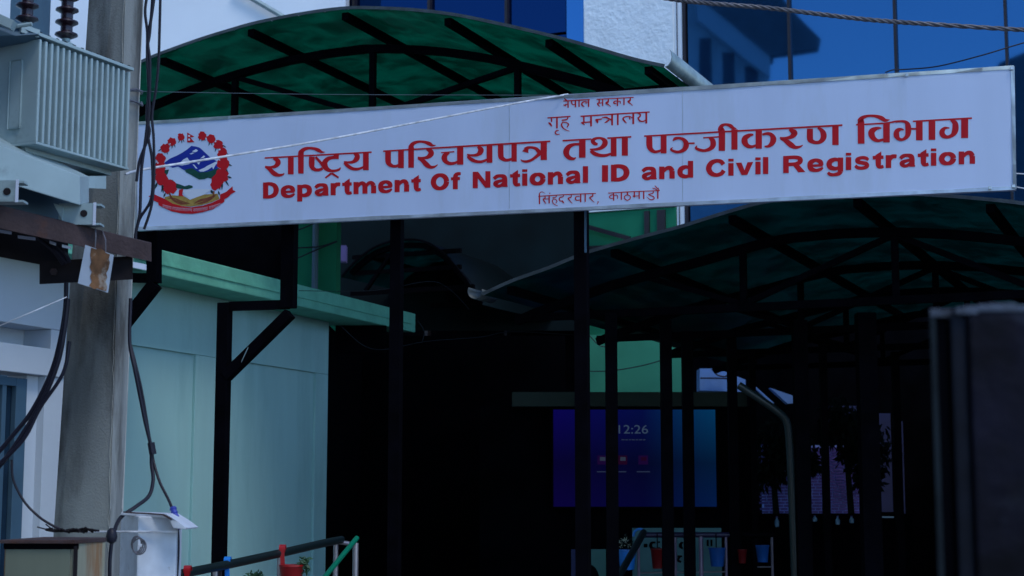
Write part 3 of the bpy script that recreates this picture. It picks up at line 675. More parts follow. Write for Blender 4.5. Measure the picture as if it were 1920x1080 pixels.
# English line: heavy grotesque letters drawn as pen strokes (cap height 30, baseline 0)
def ring(cx, cy, rx, ry, wh, wv):
    return [(cx + rx * math.cos(a), cy + ry * math.sin(a), wh * abs(math.cos(a)) + wv * (1 - abs(math.cos(a)))) for a in [2 * math.pi * i / 16 for i in range(17)]]
def vb(x, y0, y1, w_=9.2): return [(x, y0, w_), (x, y1, w_)]
GL = {
 'D': (28, [vb(4.7, 0, 30, 9.4), [(5, 26.9, 6.4), (13, 26.9, 6.6), (20.5, 23, 8.5), (23.2, 15, 9.8), (20.5, 7, 8.5), (13, 3.1, 6.6), (5, 3.1, 6.4)]]),
 'e': (26, [[(5, 10.4, 4.4), (24, 10.4, 4.4)], [(21.6, 10, 8), (20.4, 16.5, 8.2), (13.2, 20, 6), (6, 16.5, 8.6), (4.7, 11, 9.3), (6.5, 5, 8.6), (13.2, 2, 5.8), (19.5, 3, 5.6), (24.5, 6.2, 3.2)]]),
 'p': (26.5, [vb(4.5, -8.6, 22.4), [(6, 17, 5), (12, 19.6, 6.4), (19.6, 16.8, 8.5), (21.6, 11, 9.3), (19.6, 5.2, 8.5), (12, 2.3, 6.4), (6, 4.5, 5)]]),
 'a': (26, [[(2.5, 15.4, 6), (7, 19.3, 6.6), (13, 20.4, 5.8), (19.3, 18, 8.5), (20.6, 12, 9.2)], vb(20.6, 12.5, 0), [(20.6, 2.4, 5), (25.5, .8, 1.8)], [(18, 12, 4.8), (10, 10.2, 6), (5, 6.6, 8.4), (8.5, 2.2, 6), (14, 2.8, 5.4), (18, 6.5, 5)]]),
 'r': (17, [vb(4.5, 0, 22.4), [(6, 13, 6), (9, 18.6, 7.5), (13, 19.9, 7), (17, 19.4, 6.4)]]),
 't': (17, [[(9, 19, 9.2), (9, 8, 9.2), (10, 4, 8.2), (13, 2.5, 6.2), (17, 3.2, 5.2)], [(.3, 19.2, 6), (17, 19.2, 6)], ('p', [(4.4, 22), (4.4, 23.5), (13.6, 29.5), (13.6, 22)])]),
 'm': (40, [vb(4.5, 0, 22.4), [(7, 14, 6), (12, 19, 6.4), (17, 19, 7.5), (20.2, 14, 9)], vb(20.2, 0, 14.5), [(22, 14, 6), (27, 19, 6.4), (32, 19, 7.5), (35.4, 14, 9)], vb(35.4, 0, 14.5)]),
 'n': (26, [vb(4.5, 0, 22.4), [(7, 14, 6), (13, 19, 6.6), (18.5, 18.6, 8), (21.2, 13, 9.2)], vb(21.2, 0, 13.5)]),
 'O': (34, [ring(17, 15, 12, 12.2, 9.8, 6.9)]), 'o': (27.5, [ring(13.7, 11.1, 9, 8.4, 9.6, 6)]),
 'f': (17, [vb(8, 0, 21), [(8, 19, 9.2), (8.8, 25, 8.6), (12.5, 27.8, 6.6), (18, 28.2, 5.2)], [(0, 19.3, 5.6), (16.5, 19.3, 5.6)]]),
 'N': (30, [vb(4.6, 0, 30, 9), vb(25.6, 0, 30, 9), ('p', [(.5, 30), (9, 30), (29.7, 0), (21.2, 0)])]),
 'i': (9.2, [vb(4.6, 0, 22.4), vb(4.6, 25.2, 30)]), 'l': (9.2, [vb(4.6, 0, 30)]), 'I': (10, [vb(5, 0, 30, 10)]),
 'd': (26.5, [vb(22, 0, 30), [(20.5, 17, 5), (14.5, 19.6, 6.4), (7, 16.8, 8.5), (4.9, 11, 9.3), (7, 5.2, 8.5), (14.5, 2.3, 6.4), (20.5, 4.5, 5)]]),
 'C': (33, [[(28.6, 20.5, 7.5), (25, 25.6, 7.4), (17.5, 27.6, 6.8), (9, 24, 8.8), (5, 15, 9.8), (9, 6, 8.8), (17.5, 2.4, 6.8), (25.5, 4.8, 7.2), (29.2, 10, 7.5)]]),
 'v': (28, [('p', [(0, 22.4), (9.2, 22.4), (14, 8.5), (18.8, 22.4), (28, 22.4), (18.6, 0), (9.4, 0)])]),
 'R': (34, [vb(4.7, 0, 30, 9.4), [(5, 26.9, 6.2), (18, 26.9, 6.2), (25, 24.8, 7.5), (26.6, 21, 9), (25, 17, 7.5), (18, 14.9, 6.2), (5, 14.9, 6.2)], ('p', [(12, 13.5), (20.5, 15), (25, 13), (34.5, 0), (23.6, 0), (16.5, 11)])]),
 'g': (27, [vb(22.3, -2.5, 22.4), [(20.5, 17, 5), (14.5, 19.6, 6.4), (7, 16.8, 8.5), (4.9, 11.5, 9.3), (7, 6, 8.5), (14.5, 3.3, 6.4), (20.5, 5.5, 5)], [(22.3, -1.5, 9.2), (19.5, -5.6, 7), (12.5, -7.2, 5.6), (6.5, -6.2, 6), (3, -2.5, 4.5)]]),
 's': (26, [[(22.8, 15.6, 4.5), (19, 19, 6), (12.5, 20.2, 5.8), (6, 17.6, 6.8), (6.5, 13.4, 6.8), (13, 11.3, 6.6), (19.5, 9.2, 7), (20.6, 5, 7.2), (17, 2.6, 6), (11.5, 2, 5.8), (6, 3.4, 6), (2.6, 7, 5)]]),
}
def eng(txt, x0, x1):
    total = sum(GL[c][0] for c in txt) + 3.1 * (len(txt) - 1); sx = (x1 - x0) / total; cx = 0; mb = MB()
    def tr_(x, y):
        px = x0 + x * sx; base = 372.6 - .0492 * (px - 492); ch = 30.2 + 1.7 * (px - 492) / 980
        return px, base - y * ch / 30
    for c in txt:
        wd, sts = GL[c]
        for st in sts:
            if isinstance(st[0], str): blob(mb, (0, 0), 1, [tr_(cx + x, y) for x, y in st[1]])
            else: stroke(mb, (0, 0), 1, [(*tr_(cx + x, y), w_ * (1 + (sx - 1) * .5)) for x, y, w_ in st], 5)
        cx += wd + 3.1
    return mb.build('word', M['red'], sb_)
for t, a, b in (('Department', 493, 789), ('Of', 807.5, 863), ('National', 886, 1103), ('ID', 1128, 1181), ('and', 1202, 1300), ('Civil', 1323, 1441), ('Registration', 1468, 1829)):
    eng(t, a, b)
mb = MB()
for y in (298, 312): blob(mb, (0, 0), 1, [(1437, y), (1442, y - 2.2), (1442, y + 3)])
mb.build('paint_chip', M['panel'], sb_)
# faint seams of the vinyl
for x in (955, 1280):
    q = MB(); a = sg(x, 232 - .065 * (x - 260), .0008); b = sg(x, 424 - .0465 * (x - 260), .0008); q.beam(a, b, .003, .0012, sdir); q.build('panel_seam', M['frame'], sb_)

# emblem --------------------------------------------------------------------------
em = empty('emblem', (0, 0, 0)); em.parent = sb_
em.location = sg(362, 320, 0) - sb_.location
EO, EK = (270, 235), 1111 / 180
def epart(polys, m, name, strokes=()):
    mb = MB()
    for p in polys: blob(mb, EO, EK, p)
    for s in strokes: stroke(mb, EO, EK, s)
    return mb.build(name, m, em)
layer[0] = 0
def lay(n): layer[0] = n - 1
def circ(x, y, r, n=14, j=.16, seed=0):
    rnd = random.Random(seed + int(x * 7 + y)); return [(x + r * (1 + rnd.uniform(-j, j)) * math.cos(6.2832 * i / n), y + r * (1 + rnd.uniform(-j, j)) * math.sin(6.2832 * i / n)) for i in range(n)]
def eset(off):
    global nxt
    nxt = lambda: off
old = nxt
eset(.0024)
epart([[(225, 440), (300, 385), (380, 350), (440, 318), (500, 278), (548, 238), (600, 245), (645, 258), (690, 300), (770, 375), (835, 410), (860, 470), (845, 520), (700, 560), (560, 560), (440, 505), (395, 475), (330, 490)]], M['print_blue'], 'mountain')
eset(.0028)
epart([[(555, 300), (585, 285), (600, 275), (625, 290), (610, 305), (590, 312)], [(525, 332), (560, 315), (585, 318), (550, 335)], [(650, 385), (690, 350), (708, 358), (690, 378)],
       [(355, 455), (420, 430), (455, 395), (500, 372), (520, 400), (545, 430), (520, 450), (440, 465), (400, 460)], [(560, 450), (580, 455), (620, 500), (600, 500)], [(610, 430), (650, 425), (635, 455)],
       [(630, 520), (700, 490), (730, 470), (770, 450), (830, 420), (855, 435), (830, 455), (800, 510), (790, 480), (740, 515), (690, 535), (650, 535)]], M['print_white'], 'snow_patch')
epart([[(470, 515), (520, 500), (560, 495), (640, 545), (720, 540), (790, 520), (870, 490), (860, 600), (800, 625), (740, 605), (700, 622), (640, 628), (590, 600), (540, 570), (490, 545)],
       [(230, 520), (290, 510), (275, 560), (235, 600)], [(265, 625), (330, 630), (370, 670), (420, 685), (470, 705), (520, 690), (560, 700), (565, 720), (500, 740), (420, 735), (350, 720), (280, 690)]], M['print_green'], 'hills')
eset(.0031)
epart([[(445, 760), (470, 745), (600, 735), (790, 740), (700, 800), (600, 835), (535, 862), (480, 820)]], M['print_white'], 'clasped_hand')
epart([[(405, 745), (455, 735), (445, 780), (445, 805), (465, 822), (400, 820)]], M['red'], 'sleeve')
gold = [(235, 880), (240, 830), (330, 808), (400, 815), (470, 825), (530, 862), (600, 835), (700, 800), (850, 790), (875, 850), (780, 890), (660, 925), (540, 940), (420, 930), (320, 905)]
epart([gold], M['print_gold'], 'rice_sheaf')
eset(.0034)
epart([], M['print_brown'], 'rice_stalk', [[(275, 845, 8), (360, 850, 14), (430, 885, 30), (530, 905, 6)], [(300, 820, 22), (350, 870, 26), (420, 905, 24), (500, 912, 6)], [(580, 905, 6), (650, 870, 28), (730, 850, 26), (840, 800, 8)], [(600, 915, 6), (690, 890, 26), (760, 860, 22), (820, 820, 10)],
      [(290, 780, 20), (320, 840, 20)], [(810, 760, 18), (800, 830, 16)]])
epart([], M['print_gold'], 'rice_vein', [[(330, 855, 5), (500, 905, 5)], [(600, 905, 5), (800, 830, 5)]])
eset(.0037)
rib = [(50, 825), (105, 790), (150, 812), (240, 850), (330, 905), (440, 935), (550, 948), (680, 930), (790, 895), (880, 850), (880, 800), (950, 770), (1025, 705), (1028, 748), (1062, 765), (1010, 795), (975, 830), (930, 855), (930, 885), (870, 920), (800, 970), (680, 1005), (560, 1025), (440, 1020), (320, 995), (240, 960), (170, 925), (165, 895), (100, 865), (90, 835)]
epart([rib], M['red'], 'ribbon')
eset(.0040)
rt = []
rnd = random.Random(3)
def ribc(t):      # centre line of the lettering on the ribbon
    x = 215 + t * 670; u = (x - 550) / 335; return x, 985 - u * u * 55 - (u * 12) - (8 if u < 0 else 0)
for a, b in ((0, .155), (.17, .51), (.53, .78), (.80, 1.0)):
    n = int((b - a) * 60)
    rt.append([(*ribc(a + (b - a) * i / 4), 6) for i in range(5)])
    rt[-1] = [(x, y - 17, w_) for x, y, w_ in rt[-1]]
    for i in range(n):
        x, y = ribc(a + (b - a) * (i + .5) / n)
        rt.append([(x, y - 17, 4.5), (x + rnd.uniform(-2, 2), y + 15 + rnd.uniform(-3, 3), 4.5)])
        if rnd.random() < .75: rt.append([(x - 6, y - 4 + rnd.uniform(-6, 6), 4), (x + 3, y + rnd.uniform(-6, 8), 4)])
epart([], M['print_pink'], 'ribbon_lettering', rt)
# wreath: leaves then blossoms
FL = [(430, 135, 40), (322, 190, 44), (245, 265, 48), (190, 380, 50), (185, 460, 45), (180, 515, 58), (200, 615, 66), (305, 715, 70), (675, 120, 44), (775, 155, 46), (860, 225, 48), (905, 318, 50), (915, 380, 42), (915, 445, 62), (895, 590, 72), (830, 690, 52), (850, 640, 60)]
def leaf(x, y, a, l, w_): 
    c, s = math.cos(a), math.sin(a); return [(x, y, 4), (x + c * l * .5, y + s * l * .5, w_), (x + c * l, y + s * l, 2)]
eset(.0026)
lv = []
for (x, y, a, l, w_) in ((415, 160, 1.9, 48, 10), (435, 165, 1.5, 45, 10), (452, 160, 1.2, 40, 9), (330, 215, 1.7, 55, 12), (350, 215, 1.3, 45, 10), (310, 210, 2.0, 40, 10), (210, 270, 2.6, 60, 12), (262, 300, 1.2, 40, 9),
    (150, 370, 2.9, 40, 10), (160, 420, 2.3, 60, 12), (170, 520, 2.2, 85, 18), (165, 640, 2.0, 130, 24), (205, 670, 1.4, 120, 22), (230, 680, 1.9, 100, 18), (650, 140, 1.9, 45, 10), (670, 145, 1.6, 45, 10), (695, 140, 1.2, 45, 10), (760, 190, 1.8, 50, 12), (780, 190, 1.4, 45, 11),
    (840, 250, 1.9, 60, 12), (905, 225, .6, 55, 12), (930, 300, .7, 60, 14), (950, 440, .4, 75, 20), (930, 480, 1.0, 85, 18), (960, 590, .35, 60, 20), (930, 620, 1.0, 100, 18), (905, 640, 1.6, 110, 22), (870, 690, 1.4, 60, 16), (250, 780, 2.0, 60, 20), (860, 760, 1.3, 50, 22), (770, 745, 1.0, 60, 30)):
    lv.append(leaf(x, y, a, l, w_))
epart([], M['print_dark'], 'leaf_sprig', lv)
bpy.data.objects['leaf_sprig']['kind'] = 'stuff'
for i, (x, y, r) in enumerate(FL):
    eset(.0030 + .00005 * (i % 5)); epart([circ(x, y, r * 1.12, 16, .2)], M['red'], 'blossom')
eset(.0034)
epart([[(500, 82), (585, 132), (535, 140), (584, 195), (500, 198)]], M['red'], 'flag')
eset(.0037)
epart([circ(522, 122, 13, 8, .1), circ(522, 165, 13, 8, .1), circ(378, 175, 10, 6), circ(300, 215, 9, 6), circ(225, 325, 10, 6), circ(160, 435, 10, 6), circ(718, 150, 9, 6), circ(828, 188, 10, 6), circ(875, 280, 11, 6), circ(875, 400, 9, 6)], M['print_white'], 'white_mark')
nxt = old

# posts carrying the sign --------------------------------------------------------
def at_s(px, py, off): return sg(px, py, off)
def down(p, z=.12): return Vector((p.x, p.y, z))
g = 'black steel posts carrying the sign'
BW = .115
p1 = empty('sign_post', tuple(down(sg(408, 1040, -.22))), 'black cranked sign post with diagonal brace before the aqua wall', 'post', g)
a = sg(553, 415, -.18); b_ = sg(541, 578, -.18); c = sg(418, 575, -.18); base = sg(419, 700, -.18)
MB().beam(down(base), Vector((base.x, base.y, c.z + .03)), .10, .10, sdir).build('upright', M['black'], p1)
MB().beam(Vector((base.x, base.y, c.z)) + sdir * .05, Vector((b_.x, b_.y, c.z)), .06, .075, SN).build('arm', M['black'], p1)
MB().beam(Vector((b_.x, b_.y, c.z)) - UP * .03, Vector((b_.x, b_.y, a.z)) , .115, .10, sdir).build('stub_post', M['black'], p1)
MB().beam(sg(424, 706, -.17), sg(544, 588, -.17), .10, .085, SN).build('brace', M['black'], p1)
MB().box(sg(459, 665, -.11), (sg(466, 650, -.1) - sg(452, 680, -.1)) * .45, UP * .006, SN * .003).build('paint_scratch', M['lip'], p1)
p2 = empty('sign_post', tuple(down(sg(262, 1040, -.2))), 'black cranked sign post half hidden behind the concrete pole', 'post', g)
a = sg(289, 425, -.18); b_ = sg(289, 522, -.18); base = sg(215, 640, -.18)
MB().beam(b_ - UP * .04, a, .10, .10, sdir).build('stub_post', M['black'], p2)
MB().beam(sg(205, 642, -.17), sg(292, 532, -.17), .10, .10, SN).build('brace', M['black'], p2)
MB().beam(sg(205, 520, -.18), sg(300, 522, -.18), .06, .08, SN).build('arm', M['black'], p2)
MB().beam(down(base), Vector((base.x, base.y, b_.z)), .10, .10, sdir).build('upright', M['black'], p2)
p = sg(745, 405, -.2); o = MB().beam(Vector((p.x, p.y, .12)), p, .092, .092, sdir)
# this one hangs only to the slab level in the photograph's light; the rest stands in the dark
o = o.build('sign_post', M['black']); tag(o, 'straight black sign post in front of the outer end of the mint slab', 'post', g)
p = sg(1090, 392, -.2); p5 = empty('sign_post', (p.x, p.y, .12), 'tall black sign post with a pale right edge at mid frame', 'post', g)
MB().beam(Vector((p.x, p.y, .12)), p, .105, .105, sdir).build('upright', M['black'], p5)
q = p + sdir * .045 + SN * .056
MB().beam(Vector((q.x, q.y, sg(1090, 476, -.2).z)), q, .018, .004, sdir).build('pale_strip', M['winframe'], p5)  # lighter strip down the upper right edge of the post

# entrance canopy posts (stand on the pavement, carry the low canopy) --------------
gp = 'black posts under the entrance canopy'
plab = {1147: 'black canopy post just left of the clock on the screen', 1250: 'black canopy post crossing the screen right of the clock', 1290: 'black canopy post crossing the right part of the screen',
        1374: 'black canopy post just right of the screen', 1412: 'slim black canopy post left of the bent pipe', 1503: 'black canopy post right of the bent pipe', 1546: 'slim black canopy post in front of the violet bricks',
        1628: 'broad black canopy post right of the violet bricks', 1682: 'slim black canopy post left of the granite pier'}
ez = at(1500, 578, 14.2).z
for px, wpx, Y in ((1147, 22, 14.6), (1250, 21, 15.2), (1290, 20, 16.2), (1374, 17, 16.6), (1412, 12, 18.4), (1503, 26, 15.2), (1546, 13, 17.5), (1628, 34, 14.6), (1682, 13, 18.5)):
    x = at(px, 800, Y).x; wd = wpx / F * Y
    t_ = empty('canopy_post', (x, Y, .12), plab[px], 'post', gp)
    MB().bbox(x - wd / 2, x + wd / 2, Y - wd / 2, Y + wd / 2, .13, ez).build('shaft', M['black'], t_)
    MB().bbox(x - wd * .9, x + wd * .9, Y - wd * .9, Y + wd * .9, .12, .135).build('base_plate', M['black'], t_)
# bent green pipe
o = MB().tube(pxpath([(1385, 722, 15.6), (1430, 752, 15.6), (1462, 775, 15.6), (1476, 795, 15.6), (1481, 850, 15.6), (1486, 960, 15.6), (1491, 1100, 15.6)], 4), .038, 10).build('bent_pipe', pmat('dull_green_pipe', (.015, .03, .03), .4), smooth=True)
tag(o, 'bent dull green pipe coming down between the canopy posts', 'pipe')

# ------------------------------------------------------------------ behind the posts: screen wall, screen, far courtyard
SYD = 18.6
x0, x1 = at(900, 800, SYD + .2).x, at(1405, 800, SYD + .2).x
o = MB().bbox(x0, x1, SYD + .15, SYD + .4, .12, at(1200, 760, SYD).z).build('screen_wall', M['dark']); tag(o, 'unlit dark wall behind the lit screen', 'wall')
o = MB().bbox(at(960, 700, SYD).x, at(1400, 700, SYD).x, SYD, SYD + .5, at(1200, 762, SYD).z, at(1200, 735, SYD).z).build('green_beam', pmat('dark_green_beam_paint', (.004, .02, .012), .7)); tag(o, 'dark green beam running above the lit screen', 'beam')
tv = empty('display_screen', (at(1190, 860, SYD).x, SYD, at(1190, 948, SYD).z), 'lit blue display screen showing the time 12:26 behind the black posts', 'screen')
a = at(1038, 950, SYD - .06); b = at(1341, 768, SYD - .06)
MB().bbox(a.x - .02, b.x + .02, SYD - .05, SYD + .02, a.z - .02, b.z + .02).build('bezel', M['black'], tv)
m, t, bs = new_mat('screen_glow'); N, L = t.nodes, t.links
tc = N.new('ShaderNodeTexCoord'); sp = N.new('ShaderNodeSeparateXYZ'); L.new(tc.outputs['Generated'], sp.inputs[0])
r1 = N.new('ShaderNodeValToRGB'); r1.color_ramp.elements[0].color = (.006, .0005, .085, 1); r1.color_ramp.elements[1].color = (.001, .03, .12, 1)
e = r1.color_ramp.elements.new(.55); e.color = (.002, .003, .06, 1)
L.new(sp.outputs[0], r1.inputs[0])
r2 = N.new('ShaderNodeValToRGB'); r2.color_ramp.elements[0].color = (.55, .45, .7, 1); r2.color_ramp.elements[1].color = (.6, 1.7, 1.3, 1)
e = r2.color_ramp.elements.new(.45); e.color = (.35, .45, .45, 1)
L.new(sp.outputs[2], r2.inputs[0])
mxx = N.new('ShaderNodeMix'); mxx.data_type = 'RGBA'; mxx.blend_type = 'MULTIPLY'; mxx.inputs[0].default_value = 1; L.new(r1.outputs[0], mxx.inputs[6]); L.new(r2.outputs[0], mxx.inputs[7])
L.new(mxx.outputs[2], bs.inputs['Emission Color']); bs.inputs['Emission Strength'].default_value = .30; bs.inputs['Base Color'].default_value = (0, 0, 0, 1); bs.inputs['Roughness'].default_value = .5; bs.inputs['Specular IOR Level'].default_value = .05
MB().bbox(a.x, b.x, SYD - .056, SYD - .051, a.z, b.z).build('screen_face', m, tv)
def tvtext(txt, px0, px1, pyb, pyt, m, name='clock_digits', off=0):
    cu = bpy.data.curves.new('t', 'FONT'); cu.body = txt; cu.offset = off
    to = bpy.data.objects.new('t', cu); COL.objects.link(to); dg = bpy.context.evaluated_depsgraph_get(); dg.update()
    me = bpy.data.meshes.new_from_object(to.evaluated_get(dg)); bpy.data.objects.remove(to)
    xs = [v.co.x for v in me.vertices]; ys = [v.co.y for v in me.vertices]; Y = SYD - .06
    A_, B_ = at(px0, pyb, Y), at(px1, pyt, Y)
    for v in me.vertices:
        v.co = Vector((A_.x + (v.co.x - min(xs)) / (max(xs) - min(xs)) * (B_.x - A_.x), Y, A_.z + (v.co.y - min(ys)) / (max(ys) - min(ys)) * (B_.z - A_.z))) - tv.location
    me.materials.append(m); o = bpy.data.objects.new(name, me); COL.objects.link(o); o.parent = tv
tw = emit_mat('screen_text_glow', (.10, .17, .30), 0.14)
tvtext('12:26', 1160, 1215, 813, 797, tw)
tq = emit_mat('screen_small_glow', (.04, .06, .13), 0.2); tp = emit_mat('screen_icon_violet', (.05, .01, .16), 0.08); tpw = emit_mat('screen_icon_white', (.10, .14, .25), 0.1); tpr = emit_mat('screen_icon_magenta', (.09, .01, .10), 0.06)
def tvbox(x0_, x1_, y0_, y1_, m, name, e=0):
    a = at(x0_, y1_, SYD - .06); b = at(x1_, y0_, SYD - .06); MB().bbox(a.x, b.x, SYD - .062 - e, SYD - .058 - e, a.z, b.z).build(name, m, tv)
x = 1165
while x < 1209:
    wd = random.uniform(3, 7); tvbox(x, min(x + wd, 1210), 823.5, 825.5, tq, 'small_text'); x += wd + 1.6
for x0_, x1_ in ((1119, 1136), (1160, 1174), (1194, 1219)): tvbox(x0_, x1_, 883.5, 885.5, tq, 'small_text')
for cx, mm in ((1129, tp), (1167, tpr), (1206, tp)):
    tvbox(cx - 9, cx + 9, 854, 871, mm, 'app_icon')
    tvbox(cx - 4, cx + 6, 857, 864, tpw if cx != 1206 else tpr, 'app_glyph', .004)
# courtyard buildings beyond
o = MB().bbox(at(1098, 600, 24).x, at(1279, 600, 24).x, 24, 24.3, 0, at(1190, 628, 24).z).build('courtyard_wall', M['mint']); tag(o, 'dull mint courtyard wall seen above the screen between posts', 'wall')
for pts in ([(1104, 696, 23.8), (1135, 696, 23.8), (1170, 692, 23.8), (1210, 684, 23.8), (1245, 674, 23.8), (1285, 660, 23.8)], [(1104, 628, 23.8), (1115, 640, 23.8), (1125, 648, 23.8), (1140, 650, 23.8), (1160, 640, 23.8)]):
    o = MB().tube(pxpath(pts), .008, 6).build('courtyard_wire', M['cable']); tag(o, 'dark wire before the mint courtyard wall, ' + ('rising to the right' if pts[0][1] > 650 else 'looping at its top'), 'wire', 'wires before the mint courtyard wall')
Yg = 24.3
o = MB().prism([at(x, y, Yg) for x, y in ((1312, 732), (1312, 691), (1345, 691), (1398, 712), (1398, 735))], Vector((0, .4, 0))).build('pale_gable', M['gable']); tag(o, 'pale blue gable wall glimpsed between the posts right of the screen', 'wall')
o = MB().prism([at(x, y, Yg) for x, y in ((1410, 722), (1414, 722), (1452, 756), (1446, 756))], Vector((0, .1, 0))).build('roof_flashing', M['gable']); tag(o, 'thin pale blue sloping strip just left of the bent pipe top', 'roof edge')
o = MB().prism([at(x, y, Yg) for x, y in ((1444, 727), (1490, 743), (1490, 756), (1477, 757))], Vector((0, .2, 0))).build('roof_corner', M['gable']); tag(o, 'small bright blue triangle of roof showing above the bend of the pipe', 'roof edge')
for pts in ([(1313, 709, 24.2), (1340, 709, 24.2), (1366, 710, 24.2)], [(1335, 692, 24.2), (1345, 703, 24.2), (1360, 706, 24.2), (1366, 700, 24.2)]):
    o = MB().tube(pxpath(pts), .012, 6).build('gable_wire', M['cable']); tag(o, 'dark wire on the pale blue gable, ' + ('running level' if pts[0][1] > 700 else 'looping at its top right'), 'wire', 'wires crossing the pale gable')
# brick wall
BY = 22.6
bwl = empty('brick_wall', (at(1550, 960, BY).x, BY, .12), 'low violet stone clad wall glimpsed between the right-hand posts', 'wall')
xa, xb = at(1432, 900, BY).x, at(1614, 900, BY).x; za, zb = at(1550, 962, BY).z, at(1550, 836, BY).z
MB().bbox(xa, xb, BY, BY + .2, .12, zb + .01).build('mortar_bed', M['mortar'], bwl)
rowh = 5.6 / F * BY; k = 0; z = za; bmesh_ = None; cnt = 0
protos = []
while z < zb:
    x = xa - random.uniform(0, .08)
    while x < xb:
        l = random.uniform(.07, .15)
        if cnt < 285:
            if len(protos) < 12:
                o = MB().bbox(0, l - .014, -.014, 0, 0, rowh - .013).build('brick', M['brick'], bwl); 
                o.data.transform(Matrix.Translation(bwl.location)); protos.append((o, l))
            else:
                q, l = random.choice(protos); o = q.copy(); COL.objects.link(o); o.parent = bwl
            o.location = Vector((x, BY + random.uniform(-.004, .002), z)) - bwl.location; cnt += 1
        x += l
    z += rowh * 1.0
# ledge with small bottles
o = MB().bbox(at(1350, 960, 20.5).x, at(1700, 960, 20.5).x, 20.2, 20.7, .12, at(1500, 963, 20.5).z).build('counter', M['dark']); tag(o, 'long dark counter under the violet stone wall', 'counter')
zc = at(1500, 963, 20.3).z
def bottle(px, pyt, pyb, lab):
    p = at(px, pyb, 20.0); q = at(px, pyt, 20.0); h = q.z - p.z
    e_ = empty('water_bottle', tuple(p), lab, 'bottle', 'pale bottles hung along the dark counter')
    MB().lathe(p, [(.02, 0), (.028, h * .08), (.028, h * .55), (.012, h * .75), (.012, h * .85)], 10).build('body', M['bottle'], e_, smooth=True)
    MB().lathe(p + UP * h * .85, [(.014, 0), (.014, h * .15)], 8).build('cap', M['violet'], e_)
bottle(1457, 968, 988, 'pale blue bottle at the left end of the dark counter'); bottle(1528, 966, 978, 'small pale bottle under the violet wall, second from left')
bottle(1571, 967, 984, 'pale blue bottle, third along the dark counter'); bottle(1597, 967, 981, 'pale blue bottle at the right end of the row')
o = MB().bbox(at(1648, 970, 20).x, at(1676, 970, 20).x, 20, 20.1, at(1650, 971, 20).z, at(1650, 968, 20).z).build('tray', M['bottle']); tag(o, 'flat pale tray on the dark counter left of the granite pier', 'tray')
for px, wpx, y0, y1, lab in ((1660, 26, 775, 960, 'dim blue painted gate leaf right of the violet wall'), (1692, 8, 790, 1060, 'narrow dim blue gate strip beside the granite pier')):
    x = at(px, 900, 23).x; wd = wpx / F * 23 / 2
    o = MB().bbox(x - wd, x + wd, 23, 23.05, at(px, y1, 23).z, at(px, y0, 23).z).build('gate_leaf', M['panelblue']); tag(o, lab, 'gate')
o = MB().bbox(at(1552, 700, 23.1).x, at(1610, 700, 23.1).x, 23.1, 23.2, at(1552, 793, 23.1).z, at(1552, 761, 23.1).z).build('blue_board', M['panelblue']); tag(o, 'dim blue board above the violet stone wall', 'board')
# back closure so the depth stays dark
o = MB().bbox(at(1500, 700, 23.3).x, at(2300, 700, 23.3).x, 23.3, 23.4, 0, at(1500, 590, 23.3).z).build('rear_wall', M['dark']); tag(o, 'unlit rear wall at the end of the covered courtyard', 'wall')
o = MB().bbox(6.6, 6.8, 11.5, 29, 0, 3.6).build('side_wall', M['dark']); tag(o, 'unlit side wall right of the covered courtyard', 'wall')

# foliage
def foliage(name, centers, n, size, m, label, cat, parent=None, droop=0, kind=None):
    mb = MB()
    for i in range(n):
        c, r = random.choice(centers)
        v = Vector((random.gauss(0, 1), random.gauss(0, 1), random.gauss(0, 1))); v = v.normalized() * r * random.random() ** .5
        p = Vector(c) + v; s = size * random.uniform(.6, 1.3)
        d1 = Vector((random.gauss(0, 1), random.gauss(0, 1), random.gauss(0, 1) - droop)).normalized(); d2 = d1.orthogonal().normalized()
        mb.add([p, p + d1 * s * .5 + d2 * s * .22, p + d1 * s, p + d1 * s * .5 - d2 * s * .22], [(0, 1, 2, 3)])
    o = mb.build(name, m, parent)
    if parent is None: tag(o, label, cat, kind=kind)
    return o
def small_tree(px, Y, zt, centers, n, lab):
    x = at(px, 900, Y).x; t_ = empty('weeping_tree', (x, Y, .12), lab, 'tree')
    MB().tube([(x, Y, .12), (x + .05, Y, 1.0), (x - .03, Y, zt)], .05, 7, rr=[.07, .05, .03]).build('trunk', M['leafd'], t_)
    foliage('crown', centers, n, .13, M['leafd'], None, None, t_, droop=1.2)
small_tree(1590, 21.5, 2.6, [(at(1590, 800, 21.5), .32), (at(1605, 850, 21.5), .25), (at(1625, 890, 21.5), .22), (at(1570, 775, 21.5), .25), (at(1640, 840, 21.5), .35)], 1500, 'dark weeping tree in front of the right part of the violet wall')
small_tree(1450, 21.5, 2.4, [(at(1465, 860, 21.5), .28), (at(1440, 880, 21.5), .25), (at(1500, 850, 21.5), .28), (at(1520, 870, 21.5), .1), (at(1450, 820, 21.5), .3)], 1200, 'dark weeping tree left of the violet wall')

